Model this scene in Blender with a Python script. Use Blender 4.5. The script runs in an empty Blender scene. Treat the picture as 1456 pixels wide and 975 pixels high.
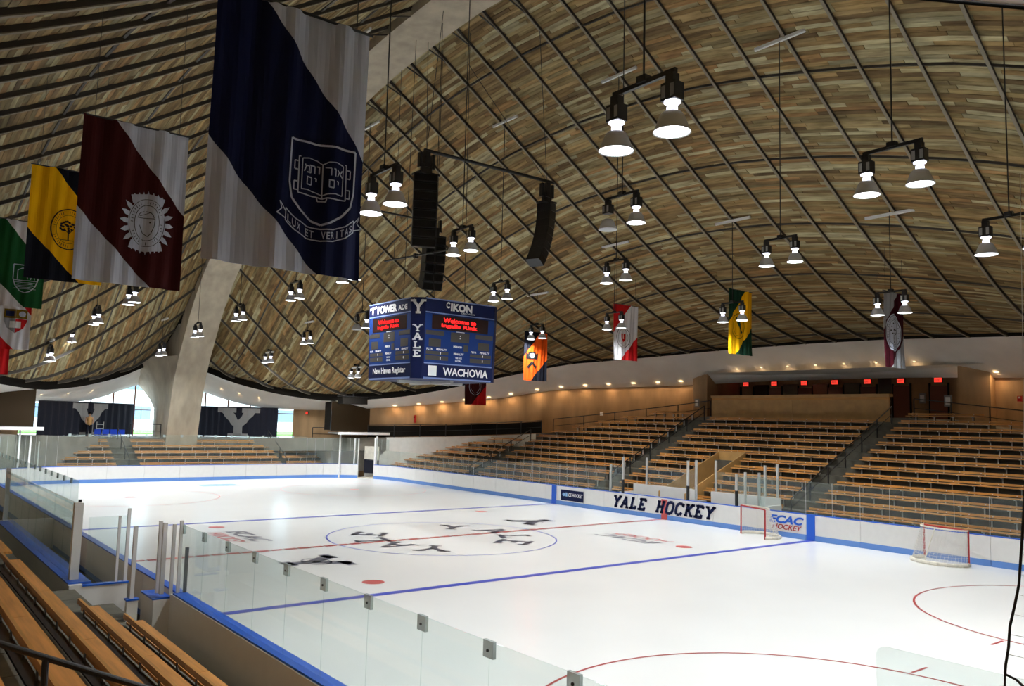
import bpy, bmesh, math, random
import numpy as np
from mathutils import Vector, Matrix
R = random.Random(7)
sc = bpy.context.scene
COL = sc.collection
PI = math.pi

# ------------------------------------------------------------------ camera
CAMP = Vector((27.476, -18.355, 4.626))
YAW, PITCH, ROLL = 2.47568, 0.09527, 0.02587
FPX = 1161.6
_f = Vector((math.cos(PITCH)*math.cos(YAW), math.cos(PITCH)*math.sin(YAW), math.sin(PITCH)))
_r = Vector((math.sin(YAW), -math.cos(YAW), 0)); _u = _r.cross(_f)
_c, _s = math.cos(ROLL), math.sin(ROLL)
CR = _r*_c + _u*_s; CU = _u*_c - _r*_s; CF = _f
cd = bpy.data.cameras.new('camera'); cam = bpy.data.objects.new('camera', cd); COL.objects.link(cam)
cam.matrix_world = Matrix(((CR.x, CU.x, -CF.x, CAMP.x), (CR.y, CU.y, -CF.y, CAMP.y), (CR.z, CU.z, -CF.z, CAMP.z), (0, 0, 0, 1)))
cd.sensor_width = 36; cd.lens = 36*FPX/1456; cd.clip_start = 0.1; cd.clip_end = 500
sc.camera = cam
def proj(p):
    d = Vector(p)-CAMP; z = d.dot(CF)
    if z < 0.1: return None
    return 728+FPX*d.dot(CR)/z, 487.5-FPX*d.dot(CU)/z, z
# ------------------------------------------------------------------ world, sun, exposure
w = bpy.data.worlds.new('sky'); sc.world = w; w.use_nodes = True
bg = w.node_tree.nodes['Background']; bg.inputs[0].default_value = (0.72, 0.86, 1.0, 1); bg.inputs[1].default_value = 5.5
sd = bpy.data.lights.new('sun', 'SUN'); sd.energy = 9; sd.angle = 0.05
so = bpy.data.objects.new('sun', sd); COL.objects.link(so); so.rotation_euler = (math.radians(35), math.radians(30), 0)
LAMP_W = 148
DOWN_W = 15
sc.view_settings.view_transform = 'Standard'; sc.view_settings.look = 'None'
sc.view_settings.exposure = 0.0; sc.view_settings.gamma = 1

# ------------------------------------------------------------------ materials
def mat(name, col, rough=.6, metal=0, spec=.5, var=None, scale=4, bump=0, emit=None, estr=1, stretch=None):
    m = bpy.data.materials.new(name); m.use_nodes = True; nt = m.node_tree; b = nt.nodes['Principled BSDF']
    b.inputs['Base Color'].default_value = (*col, 1); b.inputs['Roughness'].default_value = rough
    b.inputs['Metallic'].default_value = metal; b.inputs['Specular IOR Level'].default_value = spec
    if var or bump:
        tc = nt.nodes.new('ShaderNodeTexCoord'); mp = nt.nodes.new('ShaderNodeMapping')
        nt.links.new(tc.outputs['Object'], mp.inputs[0])
        if stretch: mp.inputs['Scale'].default_value = stretch
        n = nt.nodes.new('ShaderNodeTexNoise'); n.inputs['Scale'].default_value = scale; n.inputs['Detail'].default_value = 6
        nt.links.new(mp.outputs[0], n.inputs[0])
        if var:
            r = nt.nodes.new('ShaderNodeValToRGB'); r.color_ramp.elements[0].position = .3; r.color_ramp.elements[1].position = .7
            r.color_ramp.elements[0].color = (*[c*(1-var) for c in col], 1); r.color_ramp.elements[1].color = (*[min(1, c*(1+var)) for c in col], 1)
            nt.links.new(n.outputs[0], r.inputs[0]); nt.links.new(r.outputs[0], b.inputs['Base Color'])
        if bump:
            bp = nt.nodes.new('ShaderNodeBump'); bp.inputs['Strength'].default_value = bump; bp.inputs['Distance'].default_value = .02
            nt.links.new(n.outputs[0], bp.inputs['Height']); nt.links.new(bp.outputs[0], b.inputs['Normal'])
    if emit:
        b.inputs['Emission Color'].default_value = (*emit, 1); b.inputs['Emission Strength'].default_value = estr
    return m
def srgb(r, g, b): return tuple(((c/255+.055)/1.055)**2.4 if c > 10 else c/255/12.92 for c in (r, g, b))
M = {}
def mat_glass(name, tint, haze):
    m = bpy.data.materials.new(name); m.use_nodes = True; nt = m.node_tree; nt.nodes.clear()
    o = nt.nodes.new('ShaderNodeOutputMaterial'); t = nt.nodes.new('ShaderNodeBsdfTransparent'); t.inputs[0].default_value = (*tint, 1)
    g = nt.nodes.new('ShaderNodeBsdfGlossy'); g.inputs['Roughness'].default_value = .03; g.inputs[0].default_value = (.9, .95, .95, 1)
    d = nt.nodes.new('ShaderNodeBsdfDiffuse'); d.inputs[0].default_value = (.75, .85, .82, 1)
    a = nt.nodes.new('ShaderNodeMixShader'); a.inputs[0].default_value = haze
    nt.links.new(t.outputs[0], a.inputs[1]); nt.links.new(d.outputs[0], a.inputs[2])
    lw = nt.nodes.new('ShaderNodeLayerWeight'); lw.inputs[0].default_value = .5
    pw = nt.nodes.new('ShaderNodeMath'); pw.operation = 'POWER'; pw.inputs[1].default_value = 5; nt.links.new(lw.outputs['Facing'], pw.inputs[0])
    f = nt.nodes.new('ShaderNodeMath'); f.operation = 'MULTIPLY_ADD'; f.inputs[1].default_value = .5; f.inputs[2].default_value = .02; nt.links.new(pw.outputs[0], f.inputs[0])
    x = nt.nodes.new('ShaderNodeMixShader'); nt.links.new(f.outputs[0], x.inputs[0])
    nt.links.new(a.outputs[0], x.inputs[1]); nt.links.new(g.outputs[0], x.inputs[2]); nt.links.new(x.outputs[0], o.inputs[0])
    return m
def mat_emit(name, col, s):
    m = bpy.data.materials.new(name); m.use_nodes = True; nt = m.node_tree; nt.nodes.clear()
    o = nt.nodes.new('ShaderNodeOutputMaterial'); e = nt.nodes.new('ShaderNodeEmission'); e.inputs[0].default_value = (*col, 1); e.inputs[1].default_value = s
    nt.links.new(e.outputs[0], o.inputs[0]); return m
M['glass'] = mat_glass('rink glass', (.93, .965, .955), .035)
M['winglass'] = mat_glass('window glass', (.95, .97, .98), .01)
M['ice'] = mat('ice', (.86, .87, .86), .22, spec=.45, var=.02, scale=.35)
M['concrete'] = mat('concrete', (.22, .2, .165), .85, var=.22, scale=1.2, bump=.2)
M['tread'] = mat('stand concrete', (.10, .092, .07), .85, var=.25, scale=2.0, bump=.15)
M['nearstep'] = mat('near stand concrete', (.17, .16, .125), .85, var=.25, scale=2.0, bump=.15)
M['clearclip'] = mat_glass('clear plastic clip', (.75, .78, .8), .42)
M['clip'] = mat('pale aluminium clip', (.85, .85, .85), .45)
M['archcon'] = mat('board marked concrete', (.40, .345, .26), .8, var=.18, scale=1.5, bump=.3, stretch=(1, 1, .35))
M['soffit'] = mat('white plaster', (.84, .81, .76), .8, var=.05, scale=.8)
M['tanwall'] = mat('tan board marked concrete', (.40, .25, .125), .8, var=.28, scale=1.1, bump=.25, stretch=(1, 1, .25))
M['whitewall'] = mat('white painted wall', (.86, .85, .80), .7, var=.04)
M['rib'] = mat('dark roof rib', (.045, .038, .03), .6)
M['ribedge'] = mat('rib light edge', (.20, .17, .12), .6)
M['black'] = mat('black metal', (.012, .012, .013), .4)
M['dark'] = mat('dark fascia', (.012, .010, .008), .9, spec=.1)
M['brownglass'] = mat('brown tinted panel', (.05, .034, .02), .16, spec=.45)
M['board'] = mat('white board plastic', (.88, .87, .85), .4, var=.02)
M['kick'] = mat('light blue kick plate', srgb(98, 142, 212), .4)
M['cap'] = mat('blue cap rail', srgb(28, 96, 208), .35)
M['steel'] = mat('brushed aluminium', (.60, .60, .58), .4, metal=.15)
M['navy'] = mat('navy', srgb(16, 20, 38), .85)
M['lettergrey'] = mat('grey letter cloth', srgb(150, 150, 150), .8)
M['navypaint'] = mat('navy paint', srgb(16, 26, 68), .6, spec=.2)
M['wood'] = mat('varnished bench wood', (.64, .29, .075), .4, var=.2, scale=3, stretch=(.35, 6, 6), bump=.05)
M['woodrail'] = mat('bench rail wood', (.52, .25, .06), .4, var=.2, scale=3, stretch=(.35, 6, 6))
M['panelwood'] = mat('plywood facing', (.50, .29, .10), .45, var=.12, scale=2)
M['redline'] = mat('red line paint', srgb(178, 62, 62), .3)
M['dotred'] = mat('red dot paint', srgb(200, 84, 84), .3)
M['blueline'] = mat('blue line paint', srgb(62, 78, 190), .3)
M['crease'] = mat('crease paint', srgb(150, 195, 235), .3)
M['icegrey'] = mat('grey ice print', srgb(88, 90, 106), .3)
M['white'] = mat('white print', (.9, .9, .9), .6)
M['goalred'] = mat('goal red paint', srgb(170, 30, 30), .35)
M['netwhite'] = mat('white net cord', (.72, .70, .66), .8)
M['pad'] = mat('worn white padding', (.72, .68, .58), .6, var=.12, scale=5)
M['spun'] = mat('spun aluminium shade', (.60, .61, .63), .45, metal=.1)
M['lens'] = mat_emit('lit lamp lens', (.93, .97, 1.0), 9)
M['socket'] = mat_emit('glowing lamp neck', (.86, .86, 1.0), 3.0)
M['down'] = mat_emit('downlight', (1, .72, .38), 6)
M['red_e'] = mat_emit('red exit sign', (1, .05, .03), 1.3)
M['led'] = mat_emit('red led text', (1, .02, .02), 2.2)
M['hot'] = mat('blue folding things', srgb(20, 70, 200), .4)
M['doorbrown'] = mat('red brown door', (.16, .045, .02), .5)
M['tvgrey'] = mat('grey panel', (.28, .28, .27), .6)
M['skin'] = mat('skin', (.45, .26, .17), .6)
M['grass'] = mat('grass', (.12, .3, .06), .9, var=.3)
M['asphalt'] = mat('pale paving', (.6, .6, .58), .9)
M['facade'] = mat('pale building facade', (.75, .8, .85), .8)
M['facwin'] = mat('far windows', (.16, .22, .3), .3)

# ------------------------------------------------------------------ mesh builder
class MB:
    def __init__(s): s.v = []; s.f = []
    def quad(s, a, b, c, d):
        n = len(s.v); s.v += [tuple(a), tuple(b), tuple(c), tuple(d)]; s.f.append((n, n+1, n+2, n+3)); return s
    def box(s, x0, x1, y0, y1, z0, z1):
        n = len(s.v)
        s.v += [(x, y, z) for z in (z0, z1) for y in (y0, y1) for x in (x0, x1)]
        s.f += [tuple(n+i for i in q) for q in ((0, 2, 3, 1), (4, 5, 7, 6), (0, 1, 5, 4), (2, 6, 7, 3), (0, 4, 6, 2), (1, 3, 7, 5))]; return s
    def hexa(s, p):   # 8 points bottom ring 4, top ring 4
        n = len(s.v); s.v += [tuple(q) for q in p]
        s.f += [tuple(n+i for i in q) for q in ((3, 2, 1, 0), (4, 5, 6, 7), (0, 1, 5, 4), (1, 2, 6, 5), (2, 3, 7, 6), (3, 0, 4, 7))]; return s
    def bar(s, a, b, wd, ht, up=(0, 0, 1)):
        a = Vector(a); b = Vector(b); d = (b-a).normalized(); up = Vector(up)
        if abs(d.dot(up)) > .99: up = Vector((1, 0, 0))
        sx = d.cross(up).normalized()*wd/2; uz = sx.cross(d).normalized()*ht/2
        return s.hexa([a-sx-uz, a+sx-uz, b+sx-uz, b-sx-uz, a-sx+uz, a+sx+uz, b+sx+uz, b-sx+uz])
    def cyl(s, a, b, r, n=8, r2=None):
        a = Vector(a); b = Vector(b); d = (b-a).normalized(); r2 = r if r2 is None else r2
        u = d.orthogonal().normalized(); v = d.cross(u); k = len(s.v)
        for P, q in ((a, r), (b, r2)):
            for i in range(n):
                t = 2*PI*i/n; s.v.append(tuple(P+u*q*math.cos(t)+v*q*math.sin(t)))
        for i in range(n): s.f.append((k+i, k+(i+1) % n, k+n+(i+1) % n, k+n+i))
        s.f.append(tuple(k+n-1-i for i in range(n))); s.f.append(tuple(k+n+i for i in range(n))); return s
    def tube(s, pts, r, n=6):
        for a, b in zip(pts[:-1], pts[1:]):
            if (Vector(a)-Vector(b)).length > 1e-4: s.cyl(a, b, r, n)
        return s
    def lathe(s, prof, n=20, c=(0, 0, 0)):
        k = len(s.v)
        for r, z in prof:
            for i in range(n):
                t = 2*PI*i/n; s.v.append((c[0]+r*math.cos(t), c[1]+r*math.sin(t), c[2]+z))
        for j in range(len(prof)-1):
            for i in range(n): s.f.append((k+j*n+i, k+j*n+(i+1) % n, k+(j+1)*n+(i+1) % n, k+(j+1)*n+i))
        return s
    def prism(s, poly, z0, z1):
        k = len(s.v); n = len(poly)
        s.v += [(x, y, z0) for x, y in poly]+[(x, y, z1) for x, y in poly]
        s.f.append(tuple(k+n-1-i for i in range(n))); s.f.append(tuple(k+n+i for i in range(n)))
        for i in range(n): s.f.append((k+i, k+(i+1) % n, k+n+(i+1) % n, k+n+i))
        return s
    def grid(s, rows):
        k = len(s.v); m = len(rows[0])
        for r in rows: s.v += [tuple(p) for p in r]
        for j in range(len(rows)-1):
            for i in range(m-1): s.f.append((k+j*m+i, k+j*m+i+1, k+(j+1)*m+i+1, k+(j+1)*m+i))
        return s
    def mesh(s, name, mt, off=(0, 0, 0), smooth=False):
        me = bpy.data.meshes.new(name)
        v = [(a-off[0], b-off[1], c-off[2]) for a, b, c in s.v]
        me.from_pydata(v, [], s.f)
        if mt is not None: me.materials.append(M[mt] if isinstance(mt, str) else mt)
        if smooth: me.shade_smooth()
        me.update(); return me
def obj(name, mb, mt, parent=None, off=(0, 0, 0), smooth=False, label=None):
    me = mb if isinstance(mb, bpy.types.Mesh) else mb.mesh(name, mt, off, smooth)
    o = bpy.data.objects.new(name, me); COL.objects.link(o)
    if parent: o.parent = parent
    if label: o['label'] = label
    return o
def tag(o, label, cat, group=None):
    o['label'] = label; o['category'] = cat
    if group: o['group'] = group
    return o
def thing(name, label, cat, loc=(0, 0, 0), group=None, rz=0):
    o = bpy.data.objects.new(name, None); COL.objects.link(o); o.location = loc; o.rotation_euler.z = rz; o.empty_display_size = .2
    return tag(o, label, cat, group)
def struct(name, mb, mt, smooth=False, label=None):
    o = obj(name, mb, mt, None, smooth=smooth); o['kind'] = 'structure'
    if label: o['label'] = label
    return o
def copy_tree(o, parent=None):
    c = o.copy(); COL.objects.link(c); c.parent = parent
    for ch in list(o.children): copy_tree(ch, c)
    return c
ORD = ['front', 'second', 'third', 'fourth', 'fifth', 'sixth', 'seventh', 'eighth', 'ninth', 'tenth', 'eleventh', 'twelfth', 'thirteenth', 'fourteenth']

# ------------------------------------------------------------------ flat print (decals)
class DC:
    def __init__(s): s.p = []; s.q = []
    def poly(s, pts):
        k = len(s.p); s.p += [tuple(p) for p in pts]; s.q.append(tuple(range(k, k+len(pts)))); return s
    def rect(s, x0, y0, x1, y1): return s.poly([(x0, y0), (x1, y0), (x1, y1), (x0, y1)])
    def seg(s, a, b, w):
        dx, dy = b[0]-a[0], b[1]-a[1]; l = math.hypot(dx, dy) or 1; nx, ny = -dy/l*w/2, dx/l*w/2
        return s.poly([(a[0]-nx, a[1]-ny), (b[0]-nx, b[1]-ny), (b[0]+nx, b[1]+ny), (a[0]+nx, a[1]+ny)])
    def line(s, pts, w, closed=False):
        pts = list(pts)
        n = len(pts)
        for i in range(n if closed else n-1): s.seg(pts[i], pts[(i+1) % n], w)
        return s
    def ring(s, cx, cy, rx, ry, w, n=40, a0=0, a1=2*PI):
        o = []; i_ = []
        for i in range(n+1):
            t = a0+(a1-a0)*i/n; o.append((cx+(rx+w/2)*math.cos(t), cy+(ry+w/2)*math.sin(t))); i_.append((cx+(rx-w/2)*math.cos(t), cy+(ry-w/2)*math.sin(t)))
        for i in range(n): s.poly([i_[i], o[i], o[i+1], i_[i+1]])
        return s
    def disc(s, cx, cy, rx, ry, n=32):
        return s.poly([(cx+rx*math.cos(2*PI*i/n), cy+ry*math.sin(2*PI*i/n)) for i in range(n)])
    def text(s, txt, cx, cy, h, wid=None, bold=0.0, shear=0, rot=0, arc=None):
        cu = bpy.data.curves.new('t', 'FONT'); cu.body = txt; cu.size = 1; cu.offset = bold; cu.shear = shear; cu.align_x = 'CENTER'; cu.resolution_u = 3
        o = bpy.data.objects.new('t', cu); COL.objects.link(o); dg = bpy.context.evaluated_depsgraph_get()
        me = bpy.data.meshes.new_from_object(o.evaluated_get(dg)); bpy.data.objects.remove(o)
        if not me.vertices: return s
        xs = [v.co.x for v in me.vertices]; ys = [v.co.y for v in me.vertices]
        x0, x1, y0, y1 = min(xs), max(xs), min(ys), max(ys)
        ky = h/(y1-y0); kx = ky if wid is None else wid/(x1-x0); k = len(s.p)
        for v in me.vertices:
            x = (v.co.x-(x0+x1)/2)*kx; y = (v.co.y-(y0+y1)/2)*ky
            if arc:   # (radius, mid angle): along a circle
                a = arc[1]-x/(arc[0]) ; rr = arc[0]+y; X, Y = rr*math.cos(a), rr*math.sin(a)
            else: X = x*math.cos(rot)-y*math.sin(rot); Y = x*math.sin(rot)+y*math.cos(rot)
            s.p.append((cx+X, cy+Y))
        for p in me.polygons: s.q.append(tuple(k+i for i in p.vertices))
        bpy.data.meshes.remove(me); bpy.data.curves.remove(cu); return s
    SL = {'Y': ([((.12, 1), (.5, .48)), ((.88, 1), (.5, .48)), ((.5, .5), (.5, 0))], [(.14, 1), (.86, 1), (.5, 0)]),
          'A': ([((.5, 1), (.12, 0)), ((.5, 1), (.88, 0)), ((.27, .36), (.73, .36))], [(.12, 0), (.88, 0)]),
          'L': ([((.28, 1), (.28, 0)), ((.28, .07), (.88, .07)), ((.84, 0), (.84, .3))], [(.28, 1), (.2, 0)]),
          'E': ([((.26, 1), (.26, 0)), ((.2, .07), (.88, .07)), ((.2, .93), (.86, .93)), ((.26, .5), (.65, .5)), ((.84, 0), (.84, .28)), ((.82, .74), (.82, 1))], [(.2, 0), (.2, 1)]),
          'H': ([((.22, 1), (.22, 0)), ((.78, 1), (.78, 0)), ((.22, .5), (.78, .5))], [(.22, 0), (.22, 1), (.78, 0), (.78, 1)]),
          'O': ([((.3, .97), (.7, .97)), ((.7, .97), (.88, .75)), ((.88, .78), (.88, .22)), ((.88, .25), (.7, .03)), ((.7, .03), (.3, .03)), ((.3, .03), (.12, .25)), ((.12, .22), (.12, .78)), ((.12, .75), (.3, .97))], []),
          'C': ([((.3, .95), (.72, .95)), ((.72, .95), (.86, .78)), ((.86, .68), (.86, 1)), ((.86, .25), (.7, .04)), ((.7, .04), (.3, .04)), ((.3, .04), (.12, .25)), ((.12, .22), (.12, .78)), ((.12, .75), (.3, .95))], []),
          'K': ([((.22, 1), (.22, 0)), ((.84, 1), (.25, .42)), ((.4, .56), (.86, 0))], [(.22, 0), (.22, 1), (.82, 1), (.84, 0)])}
    def slab(s, ch, cx, cy, h, w, th=.16, shear=0, rot=0):
        st, se = s.SL[ch]; T = th*h
        def m(p):
            x = (p[0]-.5)*w+shear*(p[1]-.5)*h; y = (p[1]-.5)*h
            return (cx+x*math.cos(rot)-y*math.sin(rot), cy+x*math.sin(rot)+y*math.cos(rot))
        for a, b in st: s.seg(m(a), m(b), T)
        for p in se:
            y = .06 if p[1] < .5 else .94
            s.seg(m((p[0]-.2, y)), m((p[0]+.2, y)), T*.75)
        return s
    def build(s, name, mt, fn, parent=None, off=(0, 0, 0), label=None, subdiv=0):
        if parent is not None and parent.get('cuts'):      # follow the folds of a cloth: cut along the cloth's own grid
            w_, h_, nw, nh = parent['cuts']; bm = bmesh.new()
            for q in s.q:
                try: bm.faces.new([bm.verts.new((*s.p[i], 0)) for i in q])
                except ValueError: pass
            us = [v.co.x for v in bm.verts]; vs = [v.co.y for v in bm.verts]
            for ax, mx_, n, lo, hi in ((0, w_, int(nw), min(us), max(us)), (1, h_, int(nh), min(vs), max(vs))):
                for i in range(1, n):
                    if not lo < mx_*i/n < hi: continue
                    co = [0, 0, 0]; no = [0, 0, 0]; co[ax] = mx_*i/n; no[ax] = 1
                    bmesh.ops.bisect_plane(bm, geom=bm.verts[:]+bm.edges[:]+bm.faces[:], plane_co=co, plane_no=no)
            for v in bm.verts: v.co = Vector(fn(v.co.x, v.co.y))-Vector(off)
            me = bpy.data.meshes.new(name); bm.to_mesh(me); bm.free(); me.materials.append(M[mt] if isinstance(mt, str) else mt)
            return obj(name, me, None, parent, label=label)
        me = bpy.data.meshes.new(name); me.from_pydata([tuple(Vector(fn(*p))-Vector(off)) for p in s.p], [], s.q)
        me.materials.append(M[mt] if isinstance(mt, str) else mt); me.update()
        return obj(name, me, None, parent, label=label)

# ------------------------------------------------------------------ roof shape
def lerp(tab, x):
    if x <= tab[0][0]: return tab[0][1]
    for (a, p), (b, q) in zip(tab[:-1], tab[1:]):
        if x <= b: return p+(q-p)*(x-a)/(b-a)
    return tab[-1][1]
def smooth_tab(tab):   # Catmull-Rom densified
    P = [tab[0]]+list(tab)+[tab[-1]]; out = []
    for i in range(1, len(P)-2):
        for k in range(6):
            t = k/6; q = []
            for c in (0, 1):
                a, b, d, e = P[i-1][c], P[i][c], P[i+1][c], P[i+2][c]
                q.append(.5*(2*b+(d-a)*t+(2*a-5*b+4*d-e)*t*t+(-a+3*b-3*d+e)*t**3))
            out.append(tuple(q))
    return out+[tab[-1]]
ARCH = smooth_tab([(0, 22.1), (4, 21.9), (8.6, 21.4), (14, 20.3), (19, 18.9), (24, 16.9), (27.6, 14.65), (30, 12.5), (31.9, 10.0), (33.5, 7.3), (34.4, 4.2), (34.8, 2), (35, -.3)])
SPR = smooth_tab([(0, 22.5), (5, 22.3), (9, 21.75), (14, 20.7), (19, 19.3), (24, 17.3), (27.6, 15.2), (30, 13.4), (32, 12.0), (34, 10.8), (36.5, 9.6), (38.6, 8.7)])
RIM = smooth_tab([(0, 9.75), (5, 9.65), (10, 9.35), (14, 9.05), (17, 8.75), (21.5, 7.7), (25, 6.75), (27.5, 6.2), (30.8, 5.85), (32.5, 6.0), (34.2, 6.35), (36.3, 7.1), (38.1, 8.1), (39.3, 8.45)])
BOT = smooth_tab([(0, 7.75), (5, 7.7), (11, 7.45), (18.9, 7.1), (23.4, 6.3), (27, 5.83), (29.5, 5.5), (33, 5.13), (35.7, 5.13), (37, 5.25), (38.4, 5.7), (40, 6.5), (41.5, 7.1)])
def W(x): return 26*(1-(x/39.5)**2)
def hb(x): x = abs(x); return .15 if x < 18 else min(.5, .15+(x-18)*.03)
def roofz(x, y):
    x = abs(x); y = abs(y); w = max(W(x), 1.4); s = min(1, max(0, (y-1.1)/(w-1.1)))
    S = lerp(SPR, x); r = lerp(RIM, x)+hb(x)
    f = s+s*(1-s)*(.2+.6*s)
    return S-(S-r)*f
YW = [(-41, 2.75), (-36, 2.75), (-27, 3.2), (-18.6, 3.75), (-17.4, 3.85), (-13, 4.45), (-6.7, 5.3), (6.7, 5.35), (12.5, 4.7), (17.4, 3.85), (27, 3.2), (41, 2.75)]

# ================================================================== SETTING
# ground and ice
struct('floor', MB().box(-42, 40, -34, 36, -.3, -.02), 'concrete')
ex = thing('ground', 'paved ground and grass outside the end windows', 'ground'); ex['kind'] = 'structure'; del ex['category']
obj('paving', MB().box(-130, -43.2, -70, 70, 1.9, 2.3), 'asphalt', ex)
obj('lawn', MB().box(-78, -62, -60, 60, 2.3, 2.45), 'grass', ex)
HB = 12.95; NB = -13.05; XE = -30.6; RC = 5.0
def rink_poly(d=0):   # outline of the ice, d metres outwards
    pts = []
    for cx, cy, a0 in ((XE+RC, HB-RC, 90), (XE+RC, NB+RC, 180), (-XE-RC, NB+RC, 270), (-XE-RC, HB-RC, 0)):
        for k in range(13):
            a = math.radians(a0+k*7.5); pts.append((cx+(RC+d)*math.cos(a), cy+(RC+d)*math.sin(a)))
    return pts
ice = struct('ice_floor', MB().prism(rink_poly(.02), -.05, 0), 'ice', label='white ice sheet of the rink')
def onice(x, y): return (x, y, .004)
# lines and circles in the ice
BL = 8.1
def painted(name, d, mt, label=None): return d.build(name, mt, onice, ice, label=label)
painted('blue_line', DC().rect(-BL-.15, NB, -BL+.15, HB), 'blueline', 'far blue line')
painted('blue_line', DC().rect(BL-.15, NB, BL+.15, HB), 'blueline', 'near blue line')
d = DC(); y = NB
while y < HB:
    d.rect(-.15, y, .15, min(HB, y+.42)); y += .5
painted('red_line', d, 'redline', 'dashed red centre line')
painted('goal_line', DC().rect(-27.2, -12.6, -27.15, 12.6), 'redline')
painted('goal_line', DC().rect(27.15, -12.6, 27.2, 12.6), 'redline')
painted('goal_crease', DC().rect(-27.1, -1.2, -25.6, 1.2), 'crease')
painted('centre_circle', DC().ring(0, 0, 4.5, 4.5, .06, 64), 'blueline')
for sx in (-1, 1):
    for sy in (-1, 1):
        cx, cy = sx*20.4, sy*6.7
        d = DC().ring(cx, cy, 4.55, 4.55, .06, 64)
        for a in (-1, 1):
            for b in (-1, 1): d.seg((cx+a*.85, cy+b*4.58), (cx+a*.85, cy+b*5.2), .06)
        painted('faceoff_circle', d, 'redline')
        painted('faceoff_dot', DC().disc(cx, cy, .3, .3), 'dotred')
        painted('faceoff_dot', DC().disc(sx*(BL-1.52), sy*6.7, .32, .32), 'dotred')
# YALE twice round centre ice, one reading from each side
for ch, ang in (('E', 227), ('L', 258), ('A', 290), ('Y', 320), ('Y', 138), ('A', 100), ('L', 64), ('E', 33)):
    a = math.radians(ang); painted('ice_letter', DC().slab(ch, 2.95*math.cos(a), 2.95*math.sin(a), 1.3, 1.2, .19, rot=a-PI/2), 'icegrey')
for (x, y, r) in ((2.75, -6.75, 0), (-2.2, 6.5, PI)):
    painted('ice_letter', DC().slab('Y', x, y, 1.9, 2.0, .26, rot=r), 'icegrey')
    painted('ice_logo_outline', DC().ring(x, y+(-.1 if r else .1), .62, .42, .07), 'icegrey')
for (x, y, r) in ((-3.6, -6.9, 0), (3.9, 6.75, PI)):
    s = -1 if r else 1
    painted('ice_text', DC().text('ECAC', x, y+s*.42, .75, 3.2, .03, .3, r), 'icegrey')
    painted('ice_text', DC().text('HOCKEY', x, y-s*.42, .6, 3.2, .02, .3, r), 'redline')

# ---- arch
def arch_prof(n=2):
    return [(-x, z) for x, z in reversed(ARCH)]+[(x, z) for x, z in ARCH[1:]]
AP = arch_prof(); AW = 1.1
nrm = []
for i, (x, z) in enumerate(AP):
    a = AP[max(0, i-1)]; b = AP[min(len(AP)-1, i+1)]; t = Vector((b[0]-a[0], b[1]-a[1])).normalized(); nrm.append((-t.y, t.x))
mb = MB(); rows = []
for (x, z), (nx, nz) in zip(AP, nrm):
    dpt = 1.35
    X, Z = x+nx*dpt, z+nz*dpt
    rows.append([(X, -AW, Z), (x, -AW, z), (x, AW, z), (X, AW, Z), (X, -AW, Z)])
mb.grid(rows); struct('concrete_arch', mb, 'archcon', label='concrete spine arch carrying the roof')
for sg in (-1,):   # buttress behind the visible arch foot, flaring up into the white soffit
    rows = []
    for i in range(15):
        z = -.2+i*8.9/14
        xf = -lerp([(zz, xx) for xx, zz in reversed(ARCH)], z)-.3
        t = max(0, (z-4.6)/3.0); fl = AW-.02+min(2.6, 1.5*t**2.0); back = -38.4-min(3.0, max(0, (z-5))*1.3)
        rows.append([(xf, -AW+.02, z), (xf-2.2, -AW+.02-(fl-AW)*.12, z), (-36.8-.0*z, -AW-(fl-AW)*.45, z), (back, -fl, z), (back, fl, z), (-36.8, AW+(fl-AW)*.45, z), (xf-2.2, AW-.02+(fl-AW)*.12, z), (xf, AW-.02, z)])
    struct('arch_buttress', MB().grid(rows), 'archcon', smooth=True, label='curved concrete buttress behind the arch foot')
struct('arch_shoulder', MB().box(-40.5, -33.9, -.98, .98, 7.0, 11.2), 'archcon')
# ---- roof backing, planks, ribs
roof = struct('ceiling', (lambda: (lambda m: [m.grid([[(x, sg*(1.0+(max(W(x), 1.2)-1.0)*j/24), roofz(x, 1.0+(max(W(x), 1.2)-1.0)*j/24)+.13) for j in range(25)] for x in [i*.65-39 for i in range(121)]]) for sg in (-1, 1)] and m)(MB()))(), 'dark', label='cable-hung timber roof either side of the arch')
# ridge closing strip above the arch
struct('ceiling_ridge', MB().grid([[(x, -1.1, roofz(x, 1.1)+.1), (x, 0, roofz(x, 1.1)+.6), (x, 1.1, roofz(x, 1.1)+.1)] for x in [i*1.3-39 for i in range(61)]]), 'dark')
pm = bpy.data.materials.new('weathered roof plank'); pm.use_nodes = True; nt = pm.node_tree; b = nt.nodes['Principled BSDF']; b.inputs['Roughness'].default_value = .75; b.inputs['Specular IOR Level'].default_value = .2
at = nt.nodes.new('ShaderNodeAttribute'); at.attribute_name = 'tone'
tc = nt.nodes.new('ShaderNodeTexCoord'); mp = nt.nodes.new('ShaderNodeMapping'); mp.inputs['Scale'].default_value = (.5, 5, 1.5); nt.links.new(tc.outputs['Object'], mp.inputs[0])
nz = nt.nodes.new('ShaderNodeTexNoise'); nz.inputs['Scale'].default_value = 1.6; nz.inputs['Detail'].default_value = 7; nt.links.new(mp.outputs[0], nz.inputs[0])
rp = nt.nodes.new('ShaderNodeValToRGB'); rp.color_ramp.elements[0].position = .3; rp.color_ramp.elements[0].color = (.55, .5, .42, 1); rp.color_ramp.elements[1].position = .68; rp.color_ramp.elements[1].color = (1.25, 1.2, 1.12, 1)
nt.links.new(nz.outputs[0], rp.inputs[0])
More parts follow.
